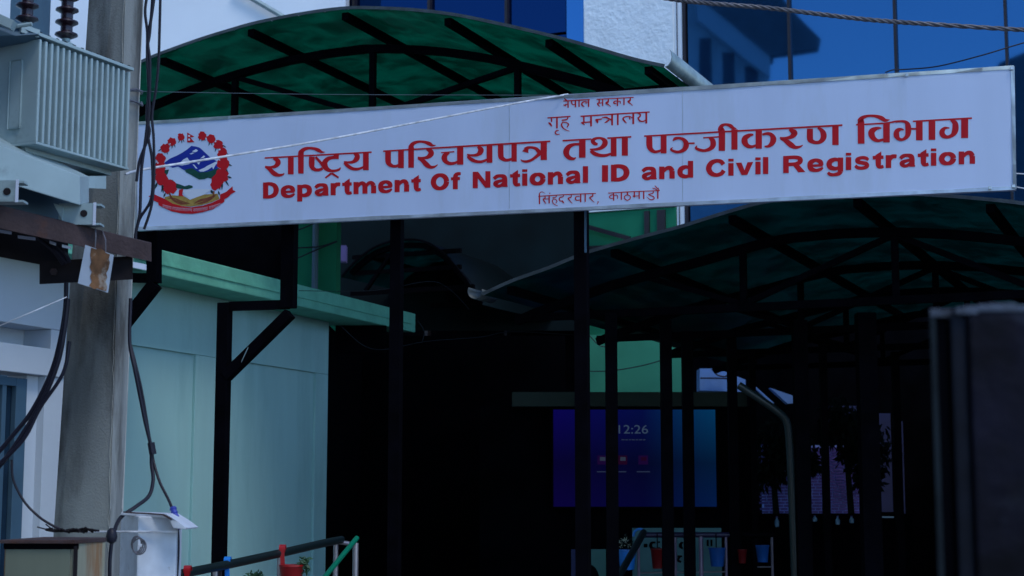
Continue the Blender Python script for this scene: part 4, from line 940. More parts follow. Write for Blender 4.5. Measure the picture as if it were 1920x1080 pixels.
# ------------------------------------------------------------------ left railing with hanging pots
RY = 12.4
rl = empty('handrail', (at(500, 1060, RY).x, RY, .12), 'dark sleeved handrail on stainless posts before the aqua wall', 'railing')
MB().tube(pxpath([(250, 1098, 11.2), (340, 1076, 11.8), (430, 1058, 12.4), (540, 1034, 13.1), (600, 1020, 13.6), (640, 1012, 14.0)], 2), .034, 10).build('rail', M['railblack'], rl, smooth=True)
def post(px, Y, ytop, r, par, m=None): 
    p = at(px, ytop, Y); MB().tube([(p.x, p.y, .12), (p.x, p.y, p.z)], r, 10).build('upright', m or M['steel'], par, smooth=True)
post(404, 12.3, 1064, .020, rl); post(524, 13.05, 1042, .018, rl); post(630, 14.0, 1018, .022, rl)
MB().tube([at(624, 1015, 14.0), at(655, 1019, 14.0)], .018, 8).build('end_link', M['steel'], rl, smooth=True)
MB().bbox(at(424, 0, 12.35).x, at(440, 0, 12.35).x, 12.33, 12.37, .12, at(430, 1057, 12.35).z).build('flat_upright', M['rust'], rl)
gr = empty('stair_rail', tuple(down(at(668, 1060, 13.4))), 'bright green sloping stair rail at the passage mouth', 'railing')
MB().tube([at(590, 1105, 12.4), at(669, 1009, 13.4)], .021, 10).build('rail', M['railgreen'], gr, smooth=True)
post(667, 13.4, 1018, .024, gr)
def hangpot(px, py, Y, m, lab, drop, r, plant=None, hook=True):
    """railing planter: a hooked strap over the rail and a round tub hanging from it"""
    p = at(px, py, Y); e_ = empty('railing_planter', tuple(p), lab, 'planter', 'hooked planters on the railings')
    if hook:
        MB().strip([p + Vector((math.sin(a) * 0 - .0, -.035 * math.cos(a), .035 * math.sin(a))) for a in [R(-40 + i * 22) for i in range(11)]], .05, .006, (1, 0, 0)).build('hook', m, e_, smooth=True)
        MB().beam(p + Vector((0, -.036, 0)), p + Vector((.01, -.038, -drop)), .035, .006, (1, 0, 0)).build('strap', m, e_)
    b = p + Vector((.085, -.10, -drop - .14))
    MB().lathe(b, [(r * .72, 0), (r * .95, .17), (r, .175), (r, .19), (r * .92, .19), (r * .88, .15)], 18).build('tub', m, e_, smooth=True)
    if plant:
        foliage('plant', [(b + Vector((.08, 0, .16)), r * .6), (b + Vector((.10, 0, .21)), r * .45)], 150, .04, plant, None, None, e_)
hangpot(530, 1030, 13.0, M['pot_red'], 'red planter with bushy plant hooked on the handrail', .165, .10, M['leaf'])
hangpot(352, 1070, 11.8, M['pot_red'], 'red planter hook at the lower left end of the handrail', .2, .10, M['leaf'])
hangpot(427, 1053, 12.4, M['pot_blue'], 'blue planter hook between the two red ones on the handrail', .2, .10, M['leaf'])
foliage('seedling', [(at(484, 1084, 12.9), .045), (at(466, 1088, 12.9), .05)], 120, .04, M['leaf'], 'small green leafy plant poking up beneath the handrail', 'plant')

# far railing with pots behind the posts
FY = 16.6
fr = empty('far_railing', (at(1280, 1003, FY).x, FY, .12), 'dim violet railing on metal posts below the lit screen', 'railing')
MB().tube([at(1200, 1003, FY), at(1367, 1003, FY)], .028, 10).build('rail', pmat('dark_violet_sleeve', (.012, .008, .04), .5), fr, smooth=True)
for px in (1197, 1266, 1314, 1361): post(px, FY, 1006, .016 if px != 1314 else .024, fr, pmat('dull_mauve_tube', (.16, .13, .2), .4, .3))
MB().tube([at(1197, 1074, FY), at(1362, 1072, FY)], .008, 6).build('lower_rail', M['steel'], fr)
MB().tube([at(1155, 1090, 15.4), at(1207, 998, 16.4)], .034, 10).build('sloping_rail', M['railblack'], fr, smooth=True)
fr2 = empty('side_railing', (at(1440, 1003, FY).x, FY, .12), 'dim railing section at the foot of the bent pipe', 'railing')
MB().tube([at(1392, 1003, FY), at(1450, 1003, FY)], .026, 10).build('rail', M['black'], fr2, smooth=True); post(1447, FY, 1006, .014, fr2, pmat('dull_mauve_bar', (.12, .1, .13), .5))
MB().tube([at(1420, 1063, FY), at(1447, 1063, FY)], .007, 6).build('lower_rail', M['steel'], fr2)
def farpot(px, pyt, pyb, wpx, m, lab, fl=False):
    Y = FY - .12; t = at(px, pyt, Y); b = at(px, pyb, Y); r = wpx / F * Y / 2; h = t.z - b.z
    e_ = empty('railing_planter', tuple(b), lab, 'planter', 'hooked planters on the railings')
    MB().lathe(b, [(r * .72, 0), (r * .95, h * .9), (r, h * .92), (r, h), (r * .9, h)], 16).build('tub', m, e_, smooth=True)
    MB().beam(Vector((t.x, FY - .03, t.z)), Vector((t.x, FY - .03, at(px, 1000, FY).z)), .012, .004, (1, 0, 0)).build('strap', M['black'], e_)
    if fl:
        foliage('flowers', [(t + Vector((-.03, 0, .05)), .07), (t + Vector((-.02, 0, .1)), .04)], 50, .035, M['petal'], None, None, e_)
        foliage('leaves', [(t + Vector((0, 0, .04)), .09)], 60, .05, M['leafd'], None, None, e_)
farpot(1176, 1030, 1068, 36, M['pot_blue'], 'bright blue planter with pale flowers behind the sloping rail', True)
farpot(1234, 1028, 1066, 28, M['pot_red_shade'], 'dim red planter hanging left of the second post')
farpot(1345, 1027, 1062, 32, M['pot_blue_shade'], 'blue planter hanging near the right end of the far railing')
farpot(1392, 1030, 1056, 18, M['pot_red_shade'], 'dark red planter right of the far railing, half hidden')
farpot(1430, 1022, 1054, 26, M['pot_blue_shade'], 'dim blue planter beside the bent pipe')
o = MB().tube([at(1188, 1006, FY - .05)] + [at(1199 + 11 * math.cos(a), 1003 - 11 * math.sin(a), FY - .05) for a in [R(180 - i * 20) for i in range(9)]] , .012, 8).build('pipe_hook', M['pot_blue'], smooth=True)
tag(o, 'pale blue curved hook at the top of the sloping rail', 'hook')
nb = empty('notice_board', (at(1268, 1040, 17.6).x, 17.6, .5), 'teal notice board with dark characters behind the far railing', 'board')
MB().bbox(at(1186, 1030, 17.6).x, at(1353, 1030, 17.6).x, 17.6, 17.64, .5, at(1268, 990, 17.6).z).build('board_face', pmat('teal_board', (.05, .17, .18), .6), nb)
def nbs(lst):
    mb = MB()
    for st in lst:
        c = catmull(st, 5) if len(st) > 2 else st; mb2 = [(x, y, w_ / 2) for x, y, w_ in c]
        L_, R_ = [], []
        for i, (x, y, h) in enumerate(mb2):
            a = mb2[max(i - 1, 0)]; b = mb2[min(i + 1, len(mb2) - 1)]; dx, dy = b[0] - a[0], b[1] - a[1]; l = math.hypot(dx, dy) or 1; nx, ny = -dy / l, dx / l
            L_.append(at(x + nx * h, y + ny * h, 17.59)); R_.append(at(x - nx * h, y - ny * h, 17.59))
        n0 = len(mb.v); mb.v += L_ + R_; m_ = len(L_)
        for i in range(m_ - 1): mb.f.append([n0 + i, n0 + i + 1, n0 + m_ + i + 1, n0 + m_ + i])
    mb.build('character', M['black'], nb)
nbs([[(1207, 1023, 7), (1214, 1023, 7)]]); nbs([[(1229, 1017, 3), (1222, 1018, 5), (1220, 1023, 6), (1223, 1028, 5), (1229, 1028, 3)]]); nbs([[(1235, 1015, 5), (1235, 1018, 5)], [(1235, 1026, 5), (1235, 1029, 5)]])
nbs([[(1281, 1017, 3), (1277, 1019, 5), (1276, 1024, 6), (1280, 1029, 3)]]); nbs([[(1270, 1043, 3), (1279, 1043, 3)], [(1275, 1043, 4), (1271, 1050, 4), (1277, 1054, 4)]]); nbs([[(1327, 1012, 4), (1327, 1024, 4)], [(1334, 1012, 4), (1334, 1024, 4)]])
o = MB().bbox(at(1106, 1030, 17.5).x, at(1136, 1030, 17.5).x, 17.5, 17.54, .4, at(1120, 1030, 17.5).z).build('teal_panel', pmat('teal_panel_paint', (.04, .17, .15), .6)); tag(o, 'small plain teal panel low between the first two posts', 'panel')
o = MB().bbox(at(1071, 1030, 17.5).x, at(1079, 1030, 17.5).x, 17.5, 17.54, .4, at(1071, 1030, 17.5).z).build('blue_strip', M['panelblue']); tag(o, 'narrow dim blue strip left of the tall mid-frame post', 'panel')
q = at(1106, 1070, 16); ch = empty('chair', (q.x, 16, .12), 'black round-backed chair, its top showing low beside the teal panel', 'chair')
MB().prism([Vector((q.x + .11 * math.cos(R(a)) - .02, 16, at(1106, 1085, 16).z + .14 * math.sin(R(a)))) for a in range(0, 181, 15)] + [Vector((q.x - .12, 16, .62)), Vector((q.x + .08, 16, .62))], (0, .05, 0)).build('backrest', M['black'], ch)
MB().bbox(q.x - .2, q.x + .2, 15.55, 16, .56, .62).build('seat', M['black'], ch)
for dx in (-.18, .18):
    for dy in (15.58, 15.97): MB().bbox(q.x + dx - .02, q.x + dx + .02, dy - .02, dy + .02, .12, .56).build('leg', M['black'], ch)

# ------------------------------------------------------------------ utility pole
pole = empty('utility_pole', tuple(down(at(165, 1000, 9.7))), 'weathered concrete utility pole carrying the grey transformer', 'pole')
def row(py, xs):
    Y = (10.50, 10.30, 10.62); return [at(x, py, y) for x, y in zip(xs, Y)]
t_, b_ = row(0, (166, 235, 269)), row(1000, (100, 206, 229))
def ext(p, q, z): s = (z - q.z) / (p.z - q.z); return q + (p - q) * s
ztp, zbt = 6.2, .12
T = [ext(p, q, ztp) for p, q in zip(t_, b_)]; Bm = [ext(p, q, zbt) for p, q in zip(t_, b_)]
T.append(T[0] + T[2] - T[1]); Bm.append(Bm[0] + Bm[2] - Bm[1])
mb = MB().hexa([Bm[0], Bm[1], Bm[2], Bm[3], T[0], T[1], T[2], T[3]]); o = mb.build('shaft', M['concrete'], pole, bevel=.008)
# pale chamfered right face, laid as a lighter sheet over the shaft
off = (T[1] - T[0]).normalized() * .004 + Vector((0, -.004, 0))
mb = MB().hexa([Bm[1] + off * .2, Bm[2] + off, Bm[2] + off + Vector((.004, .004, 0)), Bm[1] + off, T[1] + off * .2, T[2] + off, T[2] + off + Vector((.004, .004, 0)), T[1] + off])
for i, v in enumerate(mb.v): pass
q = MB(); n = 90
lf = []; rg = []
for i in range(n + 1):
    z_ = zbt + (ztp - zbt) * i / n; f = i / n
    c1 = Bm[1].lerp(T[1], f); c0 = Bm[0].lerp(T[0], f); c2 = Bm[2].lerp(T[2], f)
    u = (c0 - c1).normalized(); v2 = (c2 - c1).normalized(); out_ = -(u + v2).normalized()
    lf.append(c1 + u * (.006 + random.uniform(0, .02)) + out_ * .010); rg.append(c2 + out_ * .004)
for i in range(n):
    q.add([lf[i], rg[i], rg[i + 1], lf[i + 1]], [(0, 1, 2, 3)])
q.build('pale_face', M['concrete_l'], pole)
for y_ in (170, 186):
    pts = [at(236 + (30 if k else 0), y_, 10) for k in (0, 1)]
    MB().tube([at(236, y_, 10.27), at(255, y_ - 3 + (y_ - 170) * .5, 10.42), at(267, y_ + 2 + (y_ - 170) * .6, 10.57), at(265, y_ + 6, 10.7)], .008, 6).build('tie_wire', M['twist'], pole)

# ------------------------------------------------------------------ transformer
TD = unitx(2395); TB = Vector((TD.y, -TD.x, 0))          # TD away-right along the fins, TB out of the finned side
C0 = at(75, 66, 9.0); ztt = C0.z; zbb = at(75, 270, 9.0).z
C0 = Vector((C0.x, C0.y, 0))
tr = empty('transformer', (C0.x, C0.y, zbb - .4), 'pale grey finned pole transformer with brown insulators', 'transformer')
def tp_(s, b, z): p = C0 + TD * s + TB * b; return Vector((p.x, p.y, z))
def s_at(px):   # distance along the finned face under photo column px
    t = (px - 960) / F / (CT - .11 * ST); return (t * C0.y - C0.x) / (TD.x - t * TD.y)
SL = s_at(243); nf = 17
def tbox(s0, s1, b0, b1, z0, z1): return MB().hexa([tp_(s0, b0, z0), tp_(s1, b0, z0), tp_(s1, b1, z0), tp_(s0, b1, z0), tp_(s0, b0, z1), tp_(s1, b0, z1), tp_(s1, b1, z1), tp_(s0, b1, z1)])
tbox(.012, SL - .005, -1.3, -.05, zbb + .02, ztt - .01).build('tank', M['tank'], tr, bevel=.01)
step = (SL - .02) / (nf - 1)
for i in range(nf):
    s = i * step
    tbox(s, s + .021, -.9, 0, zbb + .012, ztt - .02).build('cooling_fin', M['tank'], tr, bevel=.0085)
# pressed recess on the near end fin
q = tbox(-.006, 0, -.165, -.02 - .02, zbb + .07, ztt - .06); 
tbox(-.009, -.001, -.205, -.115, zbb + .10, ztt - .13).build('pressed_panel', M['tank'], tr, bevel=.012)
tbox(-.02, SL + .02, -.95, .008, ztt - .008, ztt + .012).build('top_flange', M['tank'], tr, bevel=.003)
for i in range(12): tbox(i * step * 1.45 + .01, i * step * 1.45 + .03, -.03, -.01, ztt + .012, ztt + .024).build('flange_bolt', M['rust_d'], tr)
tbox(-.005, SL + .004, -.9, .006, zbb, zbb + .014).build('bottom_rim', M['tank'], tr, bevel=.003)
tbox(.03, SL - .03, -.62, -.10, zbb - .03, zbb).build('floor_plate', M['tank'], tr)
# lid and box on top (left)
q = MB().beam(at(-60, 10, 8.8), at(26, 49, 8.8), .07, .05); q.build('lid_rim', M['tank'], tr)
q = MB().prism([at(-60, 32, 8.9), at(-60, 70, 8.9), at(30, 67, 8.9), at(72, 64, 8.95), at(28, 47, 8.9)], Vector((.05, .4, 0))); q.build('lid', M['winframe'], tr, bevel=.006)
q = MB().beam(at(38, 54, 8.92), at(72, 64, 9.0), .03, .045); q.build('lid_clamp', M['tank'], tr)
MB().tube([at(25, 50, 8.85), at(60, 45, 8.85)], .012, 8).build('clamp_bar', M['tank'], tr)
# insulators
def insul(px, pyb, Y, n, sp, rs, lab):
    b = at(px, pyb, Y)
    k_ = Y / F
    prof = [(9 * k_, 0)]
    z_ = 0
    for i in range(n):
        prof += [(11 * k_, z_ + 1 * k_), (rs * k_, z_ + 7 * k_), (rs * k_ * .97, z_ + 10 * k_), (13.5 * k_, z_ + 13 * k_), (11.5 * k_, z_ + 15 * k_), (11.5 * k_, z_ + sp * k_)]; z_ += sp * k_
    prof += [(9 * k_, z_ + 2 * k_), (5 * k_, z_ + 14 * k_)]
    MB().lathe(b, prof, 24).build('insulator', M['porc'], tr, smooth=True)
    MB().lathe(b - UP * 14 * k_, [(15 * k_, 0), (15 * k_, 4 * k_), (8 * k_, 8 * k_), (8 * k_, 14.2 * k_)], 14).build('insulator_foot', M['lip'], tr, smooth=True)
insul(50, 43, 9.05, 4, 26, 22, ''); insul(124, 73, 9.3, 4, 24.5, 22, '')
# base box and skid channels
q = MB().hexa([at(-80, 315, 8.6), at(150, 385, 9.15), at(167, 381, 9.4), at(-20, 330, 9.3), at(-80, 240, 8.6), at(150, 330, 9.15), at(167, 331, 9.4), at(-20, 240, 9.3)])
q.build('base_box', M['tank'], tr, bevel=.006)
q = MB().hexa([at(150, 352, 9.3), at(199, 354, 9.6), at(199, 352, 9.8), at(150, 350, 9.8), at(150, 331, 9.3), at(199, 330, 9.6), at(199, 329, 9.8), at(150, 329, 9.8)]); q.build('base_lug', M['tank'], tr)
def skid(x0, x1, yt, yb, Y, hx, hy, name):
    mb = MB(); Z0 = at(x1, yb, Y).z; Z1_ = at(x1, yt, Y).z; X1 = at(x1, 400, Y).x; X0 = at(x0, 400, Y).x
    web = MB().bbox(X0, X1, Y, Y + .012, Z0, Z1_); web.build(name, M['tank'], tr)
    for z_ in (Z0, Z1_ - .012): MB().bbox(X0, X1 + .03, Y - .0 + .013, Y + .10, z_, z_ + .012).build('channel_flange', M['tank'], tr)
    MB().bbox(X1 - .010, X1 + .006, Y - .004, Y + .0, Z0 - .004, Z1_ + .004).build('channel_edge', M['print_white'], tr)
    h = at(hx, hy, Y - .004); mb = MB(); P = [Vector((h.x + .021 * math.cos(R(a)), h.y, h.z + .021 * math.sin(R(a)))) for a in range(0, 360, 30)]; mb.prism(P, (0, .003, 0)); mb.build('bolt_hole', M['rust_d'], tr)
skid(-120, 31, 338, 378, 8.7, 13, 359, 'skid_channel'); skid(110, 178, 381, 421, 9.2, 157, 400, 'skid_channel')
q = MB().prism([at(100, 381, 9.18), at(118, 386, 9.18), at(117, 414, 9.18)], (0, .02, 0)); q.build('gusset', M['tank'], tr)
MB().hexa([at(-60, 392, 9.0), at(150, 424, 9.5), at(150, 422, 9.7), at(-60, 390, 9.5), at(-60, 330, 9.0), at(150, 362, 9.5), at(150, 362, 9.7), at(-60, 330, 9.5)]).build('base_plate', M['winframe'], tr)

# crossarm platform in front of the pole
arm = empty('crossarm', tuple(at(150, 460, 9.3)), 'rusty brown steel crossarm bolted to the concrete pole', 'crossarm')
def ln(x, y0, k): return y0 + (x - 0) * k
fa = [(-90, 363, 8.7), (284, 456, 9.75), (284, 491, 9.75), (-90, 409, 8.7)]
q = MB().hexa([at(-90, 409, 8.75), at(284, 491, 9.5), at(284, 489, 9.6), at(-90, 409, 8.85), at(-90, 362, 8.75), at(284, 456, 9.5), at(284, 455, 9.6), at(-90, 362, 8.85)])
q.build('channel', M['rust'], arm, bevel=.004)
q = MB().hexa([at(74, 533, 9.45), at(249, 524, 9.45), at(249, 523, 10.25), at(74, 533, 9.9), at(74, 490, 9.45), at(249, 480, 9.45), at(249, 480, 10.25), at(74, 490, 9.9)]); q.build('clamp_plate', M['rust_d'], arm, bevel=.004)
h = at(101, 510, 9.44); MB().prism([Vector((h.x + .022 * math.cos(R(a)), h.y, h.z + .022 * math.sin(R(a)))) for a in range(0, 360, 60)], (0, -.015, 0)).build('clamp_bolt', M['rust'], arm)
MB().hexa([at(-90, 465, 9.3), at(128, 506, 9.62), at(128, 505, 9.7), at(-90, 464, 9.4), at(-90, 395, 9.3), at(128, 443, 9.62), at(128, 443, 9.7), at(-90, 395, 9.4)]).build('inner_channel', M['rust_d'], arm)
for pts in ([(92, 455, 9.3), (110, 475, 9.3), (125, 492, 9.35)], [(108, 460, 9.28), (124, 478, 9.3), (130, 490, 9.35)], [(70, 445, 9.3), (100, 470, 9.3), (118, 495, 9.4)]):
    MB().tube(pxpath(pts), .012, 6).build('loop_wire', M['cable'], arm)
for x, y, w_ in ((10, 435, 20), (50, 446, 30), (99, 456, 9), (125, 463, 14)):
    MB().box(at(x, y, 9.22), (w_ / F * 9.2 / 2, .01, -.004), (0, .01, 0), (0, 0, 2.6 / F * 9.2)).build('white_insert', M['print_white'], arm)
MB().box(at(262, 499, 9.45), (.035, .01, -.006), (0, .01, 0), (0, 0, .017)).build('white_insert', M['print_white'], arm)
MB().tube([at(179, 428, 9.27), at(179.5, 445, 9.2), at(178, 470, 9.2)], .004, 5).build('binding_wire', M['twist'], arm); MB().tube([at(192, 433, 9.3), at(198, 450, 9.22), at(198, 475, 9.2)], .004, 5).build('binding_wire', M['twist'], arm)
tg = empty('number_plate', tuple(at(180, 505, 9.15)), 'small white tin plate eaten by orange rust, wired to the crossarm', 'plate')
MB().prism([at(160, 459, 9.18), at(213, 478, 9.18), at(202, 549, 9.18), at(146, 531, 9.18)], (0, .006, 0)).build('plate', M['tag'], tg)
MB().prism([at(x, y, 9.176) for x, y in ((171, 464), (180, 467), (190, 466), (199, 474), (206, 477), (204, 485), (206, 492), (203, 505), (199, 512), (201, 520), (198, 528), (201, 536), (199, 546), (190, 544), (183, 541), (176, 542), (167, 536), (172, 528), (169, 518), (172, 510), (168, 500), (171, 492), (169, 478))], (0, .002, 0)).build('rust_patch', M['tagrust'], tg)

# ------------------------------------------------------------------ cables
def cable(pts, r, name, m, lab, cat='cable', group=None, n=6, seg=7):
    o = MB().tube(pxpath(pts, n), r, seg).build(name, m, smooth=True); tag(o, lab, cat, group); return o
gc_ = 'black cables hanging down beside the concrete pole'
Yc = 9.75
cable([(278, -20, Yc), (272, 20, Yc), (276, 60, Yc), (276, 110, Yc), (279, 160, Yc), (275, 220, Yc), (280, 250, Yc), (262, 300, Yc), (256, 340, Yc)], .0092, 'drop_cable', M['cable'], 'black drop cable hugging the pole edge and swinging left', group=gc_)
cable([(291, -20, Yc), (284, 30, Yc), (277, 75, Yc), (281, 120, Yc), (279, 200, Yc), (273, 260, Yc), (265, 320, Yc), (262, 400, Yc), (254, 440, Yc), (256, 480, Yc)], .010, 'drop_cable', M['cable'], 'black drop cable kinking in front of the emblem edge', group=gc_)
cable([(287, -20, Yc), (281, 60, Yc), (276, 100, Yc), (280, 200, Yc), (277, 250, Yc), (285, 300, Yc), (284, 370, Yc), (262, 410, Yc), (254, 440, Yc), (254, 470, Yc)], .0092, 'drop_cable', M['cable'], 'black drop cable crossing the emblem and joining at the sign bottom', group=gc_)
cable([(301, -20, Yc), (299, 60, Yc), (297, 120, Yc), (292, 170, Yc), (285, 215, Yc), (288, 260, Yc), (289, 330, Yc), (284, 385, Yc), (270, 430, Yc)], .0088, 'drop_cable', M['cable'], 'black drop cable hanging farthest right, bowing before the emblem', group=gc_)
gl = 'black cables swinging left below the crossarm'
cable([(124, 530, 9.4), (122, 580, 9.4), (112, 640, 9.4), (95, 700, 9.4), (60, 770, 9.4), (25, 815, 9.4), (-30, 880, 9.4)], .0135, 'swinging_cable', M['cable'], 'thick black cable swinging left, uppermost of the three', group=gl)
cable([(127, 560, 9.38), (120, 620, 9.38), (108, 680, 9.38), (80, 750, 9.38), (45, 810, 9.38), (10, 860, 9.38), (-30, 905, 9.38)], .015, 'swinging_cable', M['cable'], 'thickest black cable swinging left in the middle', group=gl)
cable([(130, 640, 9.36), (118, 700, 9.36), (75, 765, 9.36), (50, 815, 9.36), (20, 850, 9.36), (-30, 893, 9.36)], .011, 'swinging_cable', M['cable'], 'slimmer black cable lowest of the swinging bunch', group=gl)
cable([(22, 862, 9.38), (25, 900, 9.38), (45, 940, 9.38), (72, 968, 9.38), (98, 985, 9.4), (125, 997, 9.4)], .0075, 'looping_cable', M['cable'], 'thin black cable looping down to the weathered box top')
cable([(245, 560, 9.9), (243, 640, 9.85), (252, 690, 9.8), (262, 740, 9.8), (272, 790, 9.8), (283, 838, 9.8), (284, 870, 9.8), (287, 900, 9.75), (279, 930, 9.7), (255, 950, 9.6), (225, 972, 9.5), (212, 1005, 9.4), (206, 1050, 9.35), (206, 1100, 9.35)], .0115, 'service_cable', M['cable'], 'grey service cable curving from the pole over the white box')
cable([(243, 640, 9.85), (256, 690, 9.82), (268, 745, 9.82), (283, 838, 9.82), (289, 870, 9.8), (300, 905, 9.75), (315, 935, 9.7), (325, 960, 9.65), (333, 995, 9.6), (334, 1040, 9.6), (330, 1100, 9.6)], .0085, 'feeder_cable', M['cable'], 'thin black feeder cable with blue tape running down to the right')
o = MB().tube(pxpath([(283, 830, 9.8), (285, 842, 9.8), (287, 852, 9.8)], 4), .022, 8).build('cable_joint', M['cable'], smooth=True); tag(o, 'taped black joint where two cables meet above the white box', 'joint')
mb = MB(); pp = pxpath([(324, 951, 9.62), (327, 962, 9.61), (331, 975, 9.6), (335, 991, 9.58)], 5); mb.tube(pp, .02, 10, rr=[.017 + .005 * (i % 3) / 2 for i in range(len(pp))])
o = mb.build('tape_wrap', M['tape'], smooth=True); tag(o, 'bright blue tape wrapped round the thin cable', 'tape')
cable([(-40, 628, 9.0), (60, 585, 9.0), (125, 557, 9.3)], .003, 'thin_wire', M['rope'], 'faint thin wire rising to the crossarm clamp', 'wire')
cable([(240, 170, 9.8), (290, 172, 10), (600, 177, 11.2), (1000, 178.5, 12.4), (1050, 178, 12.6)], .0025, 'span_wire', M['lip_d'], 'thin level wire crossing the green canopy', 'wire')
cable([(235, 327, 9.8), (268, 318, 10), (400, 297, 10.5), (600, 264, 11.2), (800, 226, 12), (950, 197, 12.5), (1005, 187, 12.7), (1065, 177, 12.9)], .008, 'white_stay_wire', M['rope'], 'white stay wire slanting across the sign from pole to top edge', 'wire')
# twisted overhead conductor
base_ = pxpath([(1200, -12, 10.5), (1270, 0, 10.5), (1340, 7, 10.5), (1440, 15, 10.5), (1540, 27, 10.5), (1640, 38, 10.5), (1740, 45, 10.5), (1900, 55, 10.5), (1990, 59, 10.5)], 24)
oc = empty('overhead_cable', tuple(base_[0]), 'grey twisted overhead cable crossing the blue glass', 'cable')
for s_ in range(3):
    pts = []; 
    for i, p_ in enumerate(base_): a_ = i * .55 + s_ * 2.094; pts.append(p_ + Vector((0, math.cos(a_), math.sin(a_))) * .0085)
    MB().tube(pts, .0085, 7).build('strand', M['twist'], oc, smooth=True)
cable([(1660, 136, 12.6), (1675, 131, 12.6), (1700, 130, 12.6), (1760, 124, 12.5), (1840, 104, 12.4), (1900, 86, 12.4), (1990, 60, 12.4)], .0055, 'slack_cable', M['cable'], 'slim black cable rising to the right behind the sign top')
cable([(1895, 325, 12.2), (1915, 326, 12.2), (1990, 330, 12.2)], .005, 'side_wire', M['rope'], 'pale wire leaving the right end of the sign, upper one', 'wire')
cable([(1895, 345, 12.2), (1912, 352, 12.2), (1990, 362, 12.2)], .005, 'side_wire', M['rope'], 'pale wire leaving the right end of the sign, lower one', 'wire')
for pts, lb_ in (([(640, 612, 16), (700, 655, 16), (800, 640, 16), (900, 632, 16), (960, 622, 16), (1075, 628, 16)], 'faint sagging wire in the dark passage, upper'), ([(782, 600, 15.6), (795, 620, 15.6), (792, 640, 15.6)], 'short pale wire end dangling from the slab tip'),
                 ([(560, 545, 15.3), (700, 545, 15.4), (800, 528, 15.6), (840, 540, 15.8), (880, 580, 16)], 'pale wire running above the mint slab into the dark')):
    cable(pts, .003, 'passage_wire', M['stone_e'], lb_, 'wire')

# ------------------------------------------------------------------ boxes at the pole foot
bx = empty('meter_box', (at(100, 1060, 8.9).x, 8.9, .5), 'weathered green grey metal box with rusty side at the pole foot', 'box')
Yb = 8.9
zt_ = at(100, 1008, Yb).z
L1 = at(8, 1050, Yb); L2 = at(143, 1050, Yb); L3 = at(197, 1050, Yb + .28)
MB().hexa([Vector((L1.x, L1.y, .5)), Vector((L2.x, L2.y, .5)), Vector((L3.x, L3.y, .5)), Vector((L1.x + .15, L3.y + .1, .5)), Vector((L1.x, L1.y, zt_ - .03)), Vector((L2.x, L2.y, zt_ - .03)), Vector((L3.x, L3.y, zt_ - .03)), Vector((L1.x + .15, L3.y + .1, zt_ - .03))]).build('body', M['box_l'], bx, bevel=.004)
MB().bbox(L1.x + .008, L2.x - .03, Yb - .012, Yb - .001, .55, zt_ - .062).build('door', M['box'], bx, bevel=.004)
MB().bbox(L1.x - .002, L2.x + .012, Yb - .014, Yb - .0005, zt_ - .062, zt_ - .032).build('lid_shadow', M['black'], bx)  # black strip added as the lid's shadow above the door
MB().bbox(L2.x - .012, L2.x + .008, Yb - .016, Yb - .001, .55, zt_ - .045).build('door_jamb', M['rust_d'], bx)
MB().hexa([Vector((L1.x - .03, Yb - .04, zt_ - .03)), Vector((L2.x + .0, Yb - .04, zt_ - .032)), Vector((L3.x + .004, L3.y, zt_ - .03)), Vector((L1.x + .1, L3.y + .12, zt_ - .03)), Vector((L1.x - .03, Yb - .04, zt_ - .012)), Vector((L2.x + .0, Yb - .04, zt_ - .012)), Vector((L3.x + .004, L3.y, zt_ - .005)), Vector((L1.x + .1, L3.y + .12, zt_ - .005))]).build('lid', M['rust'], bx, bevel=.003)
# leg under the boxes so they stand on the pavement
MB().bbox(L1.x + .1, L1.x + .16, Yb + .08, Yb + .14, .12, .5).build('leg', M['rust_d'], bx); MB().bbox(L2.x - .16, L2.x - .1, Yb + .08, Yb + .14, .12, .5).build('leg', M['rust_d'], bx)
wx = empty('switch_box', (at(280, 1060, 9.4).x, 9.4, .5), 'chipped white switch box right of the concrete pole', 'box')
a0 = at(224, 1050, 9.75); a1 = at(257, 1050, 9.4); a2 = at(330, 1050, 9.5); zt2 = at(280, 966, 9.4).z
MB().hexa([Vector((a0.x, a0.y, .5)), Vector((a1.x, a1.y, .5)), Vector((a2.x, a2.y, .5)), Vector((a2.x - .05, 9.9, .5)), Vector((a0.x, a0.y, zt2)), Vector((a1.x, a1.y, zt2 - .005)), Vector((a2.x, a2.y, zt2 - .01)), Vector((a2.x - .05, 9.9, zt2 - .01))]).build('body', M['boxw'], wx, bevel=.008)
MB().prism([at(225, 966, 9.5), at(228, 960, 9.5), at(310, 963, 9.4), at(334, 978, 9.35), at(350, 990, 9.35), at(348, 993, 9.35), at(325, 990, 9.35), at(315, 972, 9.4)], Vector((.0, .35, 0.0))).build('hood', M['boxw'], wx, bevel=.004)
MB().strip([at(x, y, 9.37) for x, y in ((232, 960), (255, 962), (280, 963), (306, 965), (322, 974))], .03, .008, (0, 1, 0)).build('rust_edge', M['rust'], wx)
MB().bbox(at(255, 0, 9.3).x, at(300, 0, 9.3).x, 9.36, 9.44, .12, .5).build('leg', M['rust_d'], wx)
zz = at(280, 996, 9.35).z
MB().tube([at(150, 997, 9.45), at(240, 997, 9.38), at(332, 997, 9.42)], .006, 6).build('strap_band', M['rope'], wx)
MB().bbox(at(216, 0, 9.5).x, at(228, 0, 9.5).x, 9.5, 9.53, .5, at(216, 1030, 9.5).z).build('bracket', M['steel'], wx)
mb = MB()
for i in range(4):
    c = at(256 + i * 2.5, 1020 + i * 1.5, 9.33)
    mb.tube([c + Vector((.035 * math.cos(a + i) * (.8 + .1 * i), -.01 * i, .045 * math.sin(a + i))) for a in [R(k * 26) for k in range(14)]], .004, 5)
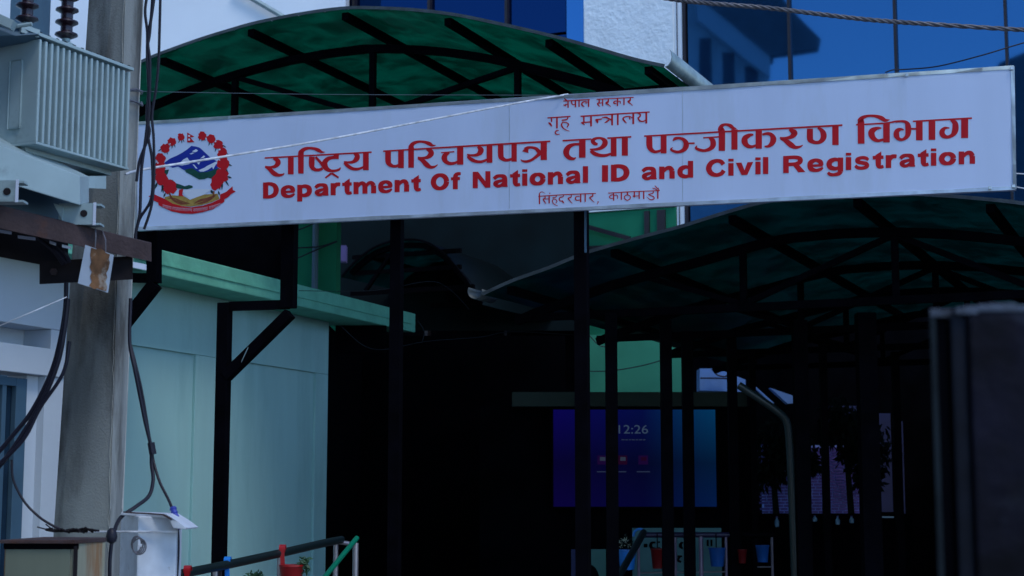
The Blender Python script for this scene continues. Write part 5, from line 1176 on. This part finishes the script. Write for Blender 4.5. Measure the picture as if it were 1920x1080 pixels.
o = mb.build('wire_coil', M['twist']); tag(o, 'small loose coil of grey wire hanging on the white switch box', 'coil')
mb = MB()
for i in range(14):
    x = 100 + i * 5.5; mb.tube([at(x - 14, 996 + random.uniform(-3, 2), 9.3), at(x, 993 + random.uniform(-4, 4), 9.25), at(x + 14, 997 + random.uniform(-3, 2), 9.3)], .006, 5)
mb.tube([at(70, 988, 9.3), at(85, 992, 9.28), at(100, 990, 9.3)], .004, 5); mb.tube([at(86, 983, 9.3), at(95, 990, 9.28)], .004, 5)
o = mb.build('wire_bundle', M['rust_d']); tag(o, 'tangled bundle of dark wire wound round the pole above the box', 'wire')
o = MB().lathe(at(209, 1010, 9.3), [(.005, -.03), (.028, -.015), (.034, .01), (.026, .045), (.008, .06)], 10).build('knot', M['cable'], smooth=True); tag(o, 'black rag knot tied where the wires pass between the two boxes', 'knot')

# ------------------------------------------------------------------ foreground granite gate pier
gp_ = empty('gate_pier', (at(1860, 900, 3.2).x, 3.2, 0), 'blurred dark granite gate pier in the right foreground', 'pier')
Yp = 3.15
def pz(py): return at(1850, py, Yp).z
xL = at(1757, 850, Yp).x; xE1 = at(1768, 850, Yp).x; xE2 = at(1793, 850, Yp).x; xE3 = at(1825, 850, Yp).x; xR = at(2300, 850, Yp).x
def slab_(x0, x1, y0, y1, z1, name, m, bv=0):
    k = .30; d = y1 - y0
    MB().hexa([(x0, y0, 0), (x1, y0, 0), (x1 + k * d, y1, 0), (x0 + k * d, y1, 0), (x0, y0, z1), (x1, y0, z1), (x1 + k * d, y1, z1), (x0 + k * d, y1, z1)]).build(name, m, gp_, bevel=bv)
slab_(xE3, xR, Yp, Yp + .5, pz(574), 'core', M['stone'], .008)
slab_(xE2, xE3 - .0005, Yp + .012, Yp + .45, pz(579), 'side_slab', pmat('granite_band', (.006, .008, .014), .75, var=.5, scale=8, spec=.12), .01)
slab_(xE1, xE2 - .0005, Yp + .03, Yp + .45, pz(583), 'recess', M['dark'])
slab_(xL, xE1 - .0005, Yp + .02, Yp + .45, pz(581), 'edge_strip', M['stone_e'], .003)
mb = MB(); x = xL
while x < xR:
    l = random.uniform(.012, .035); h = random.uniform(0, .006); b0 = pz(581) if x < xE2 else (pz(578) if x < xE3 else pz(573)); y0 = Yp + (.018 if x < xE2 else -.003)
    mb.hexa([(x, y0, b0 - .012), (x + l, y0, b0 - .012), (x + l + .1, y0 + .35, b0 - .012), (x + .1, y0 + .35, b0 - .012), (x, y0, b0 + h), (x + l, y0, b0 + h), (x + l + .1, y0 + .35, b0 + h + .002), (x + .1, y0 + .35, b0 + h + .002)]); x += l
mb.build('broken_top', pmat('pale_granite_break', (.05, .065, .095), .8, var=.5, scale=20), gp_, bevel=.002)
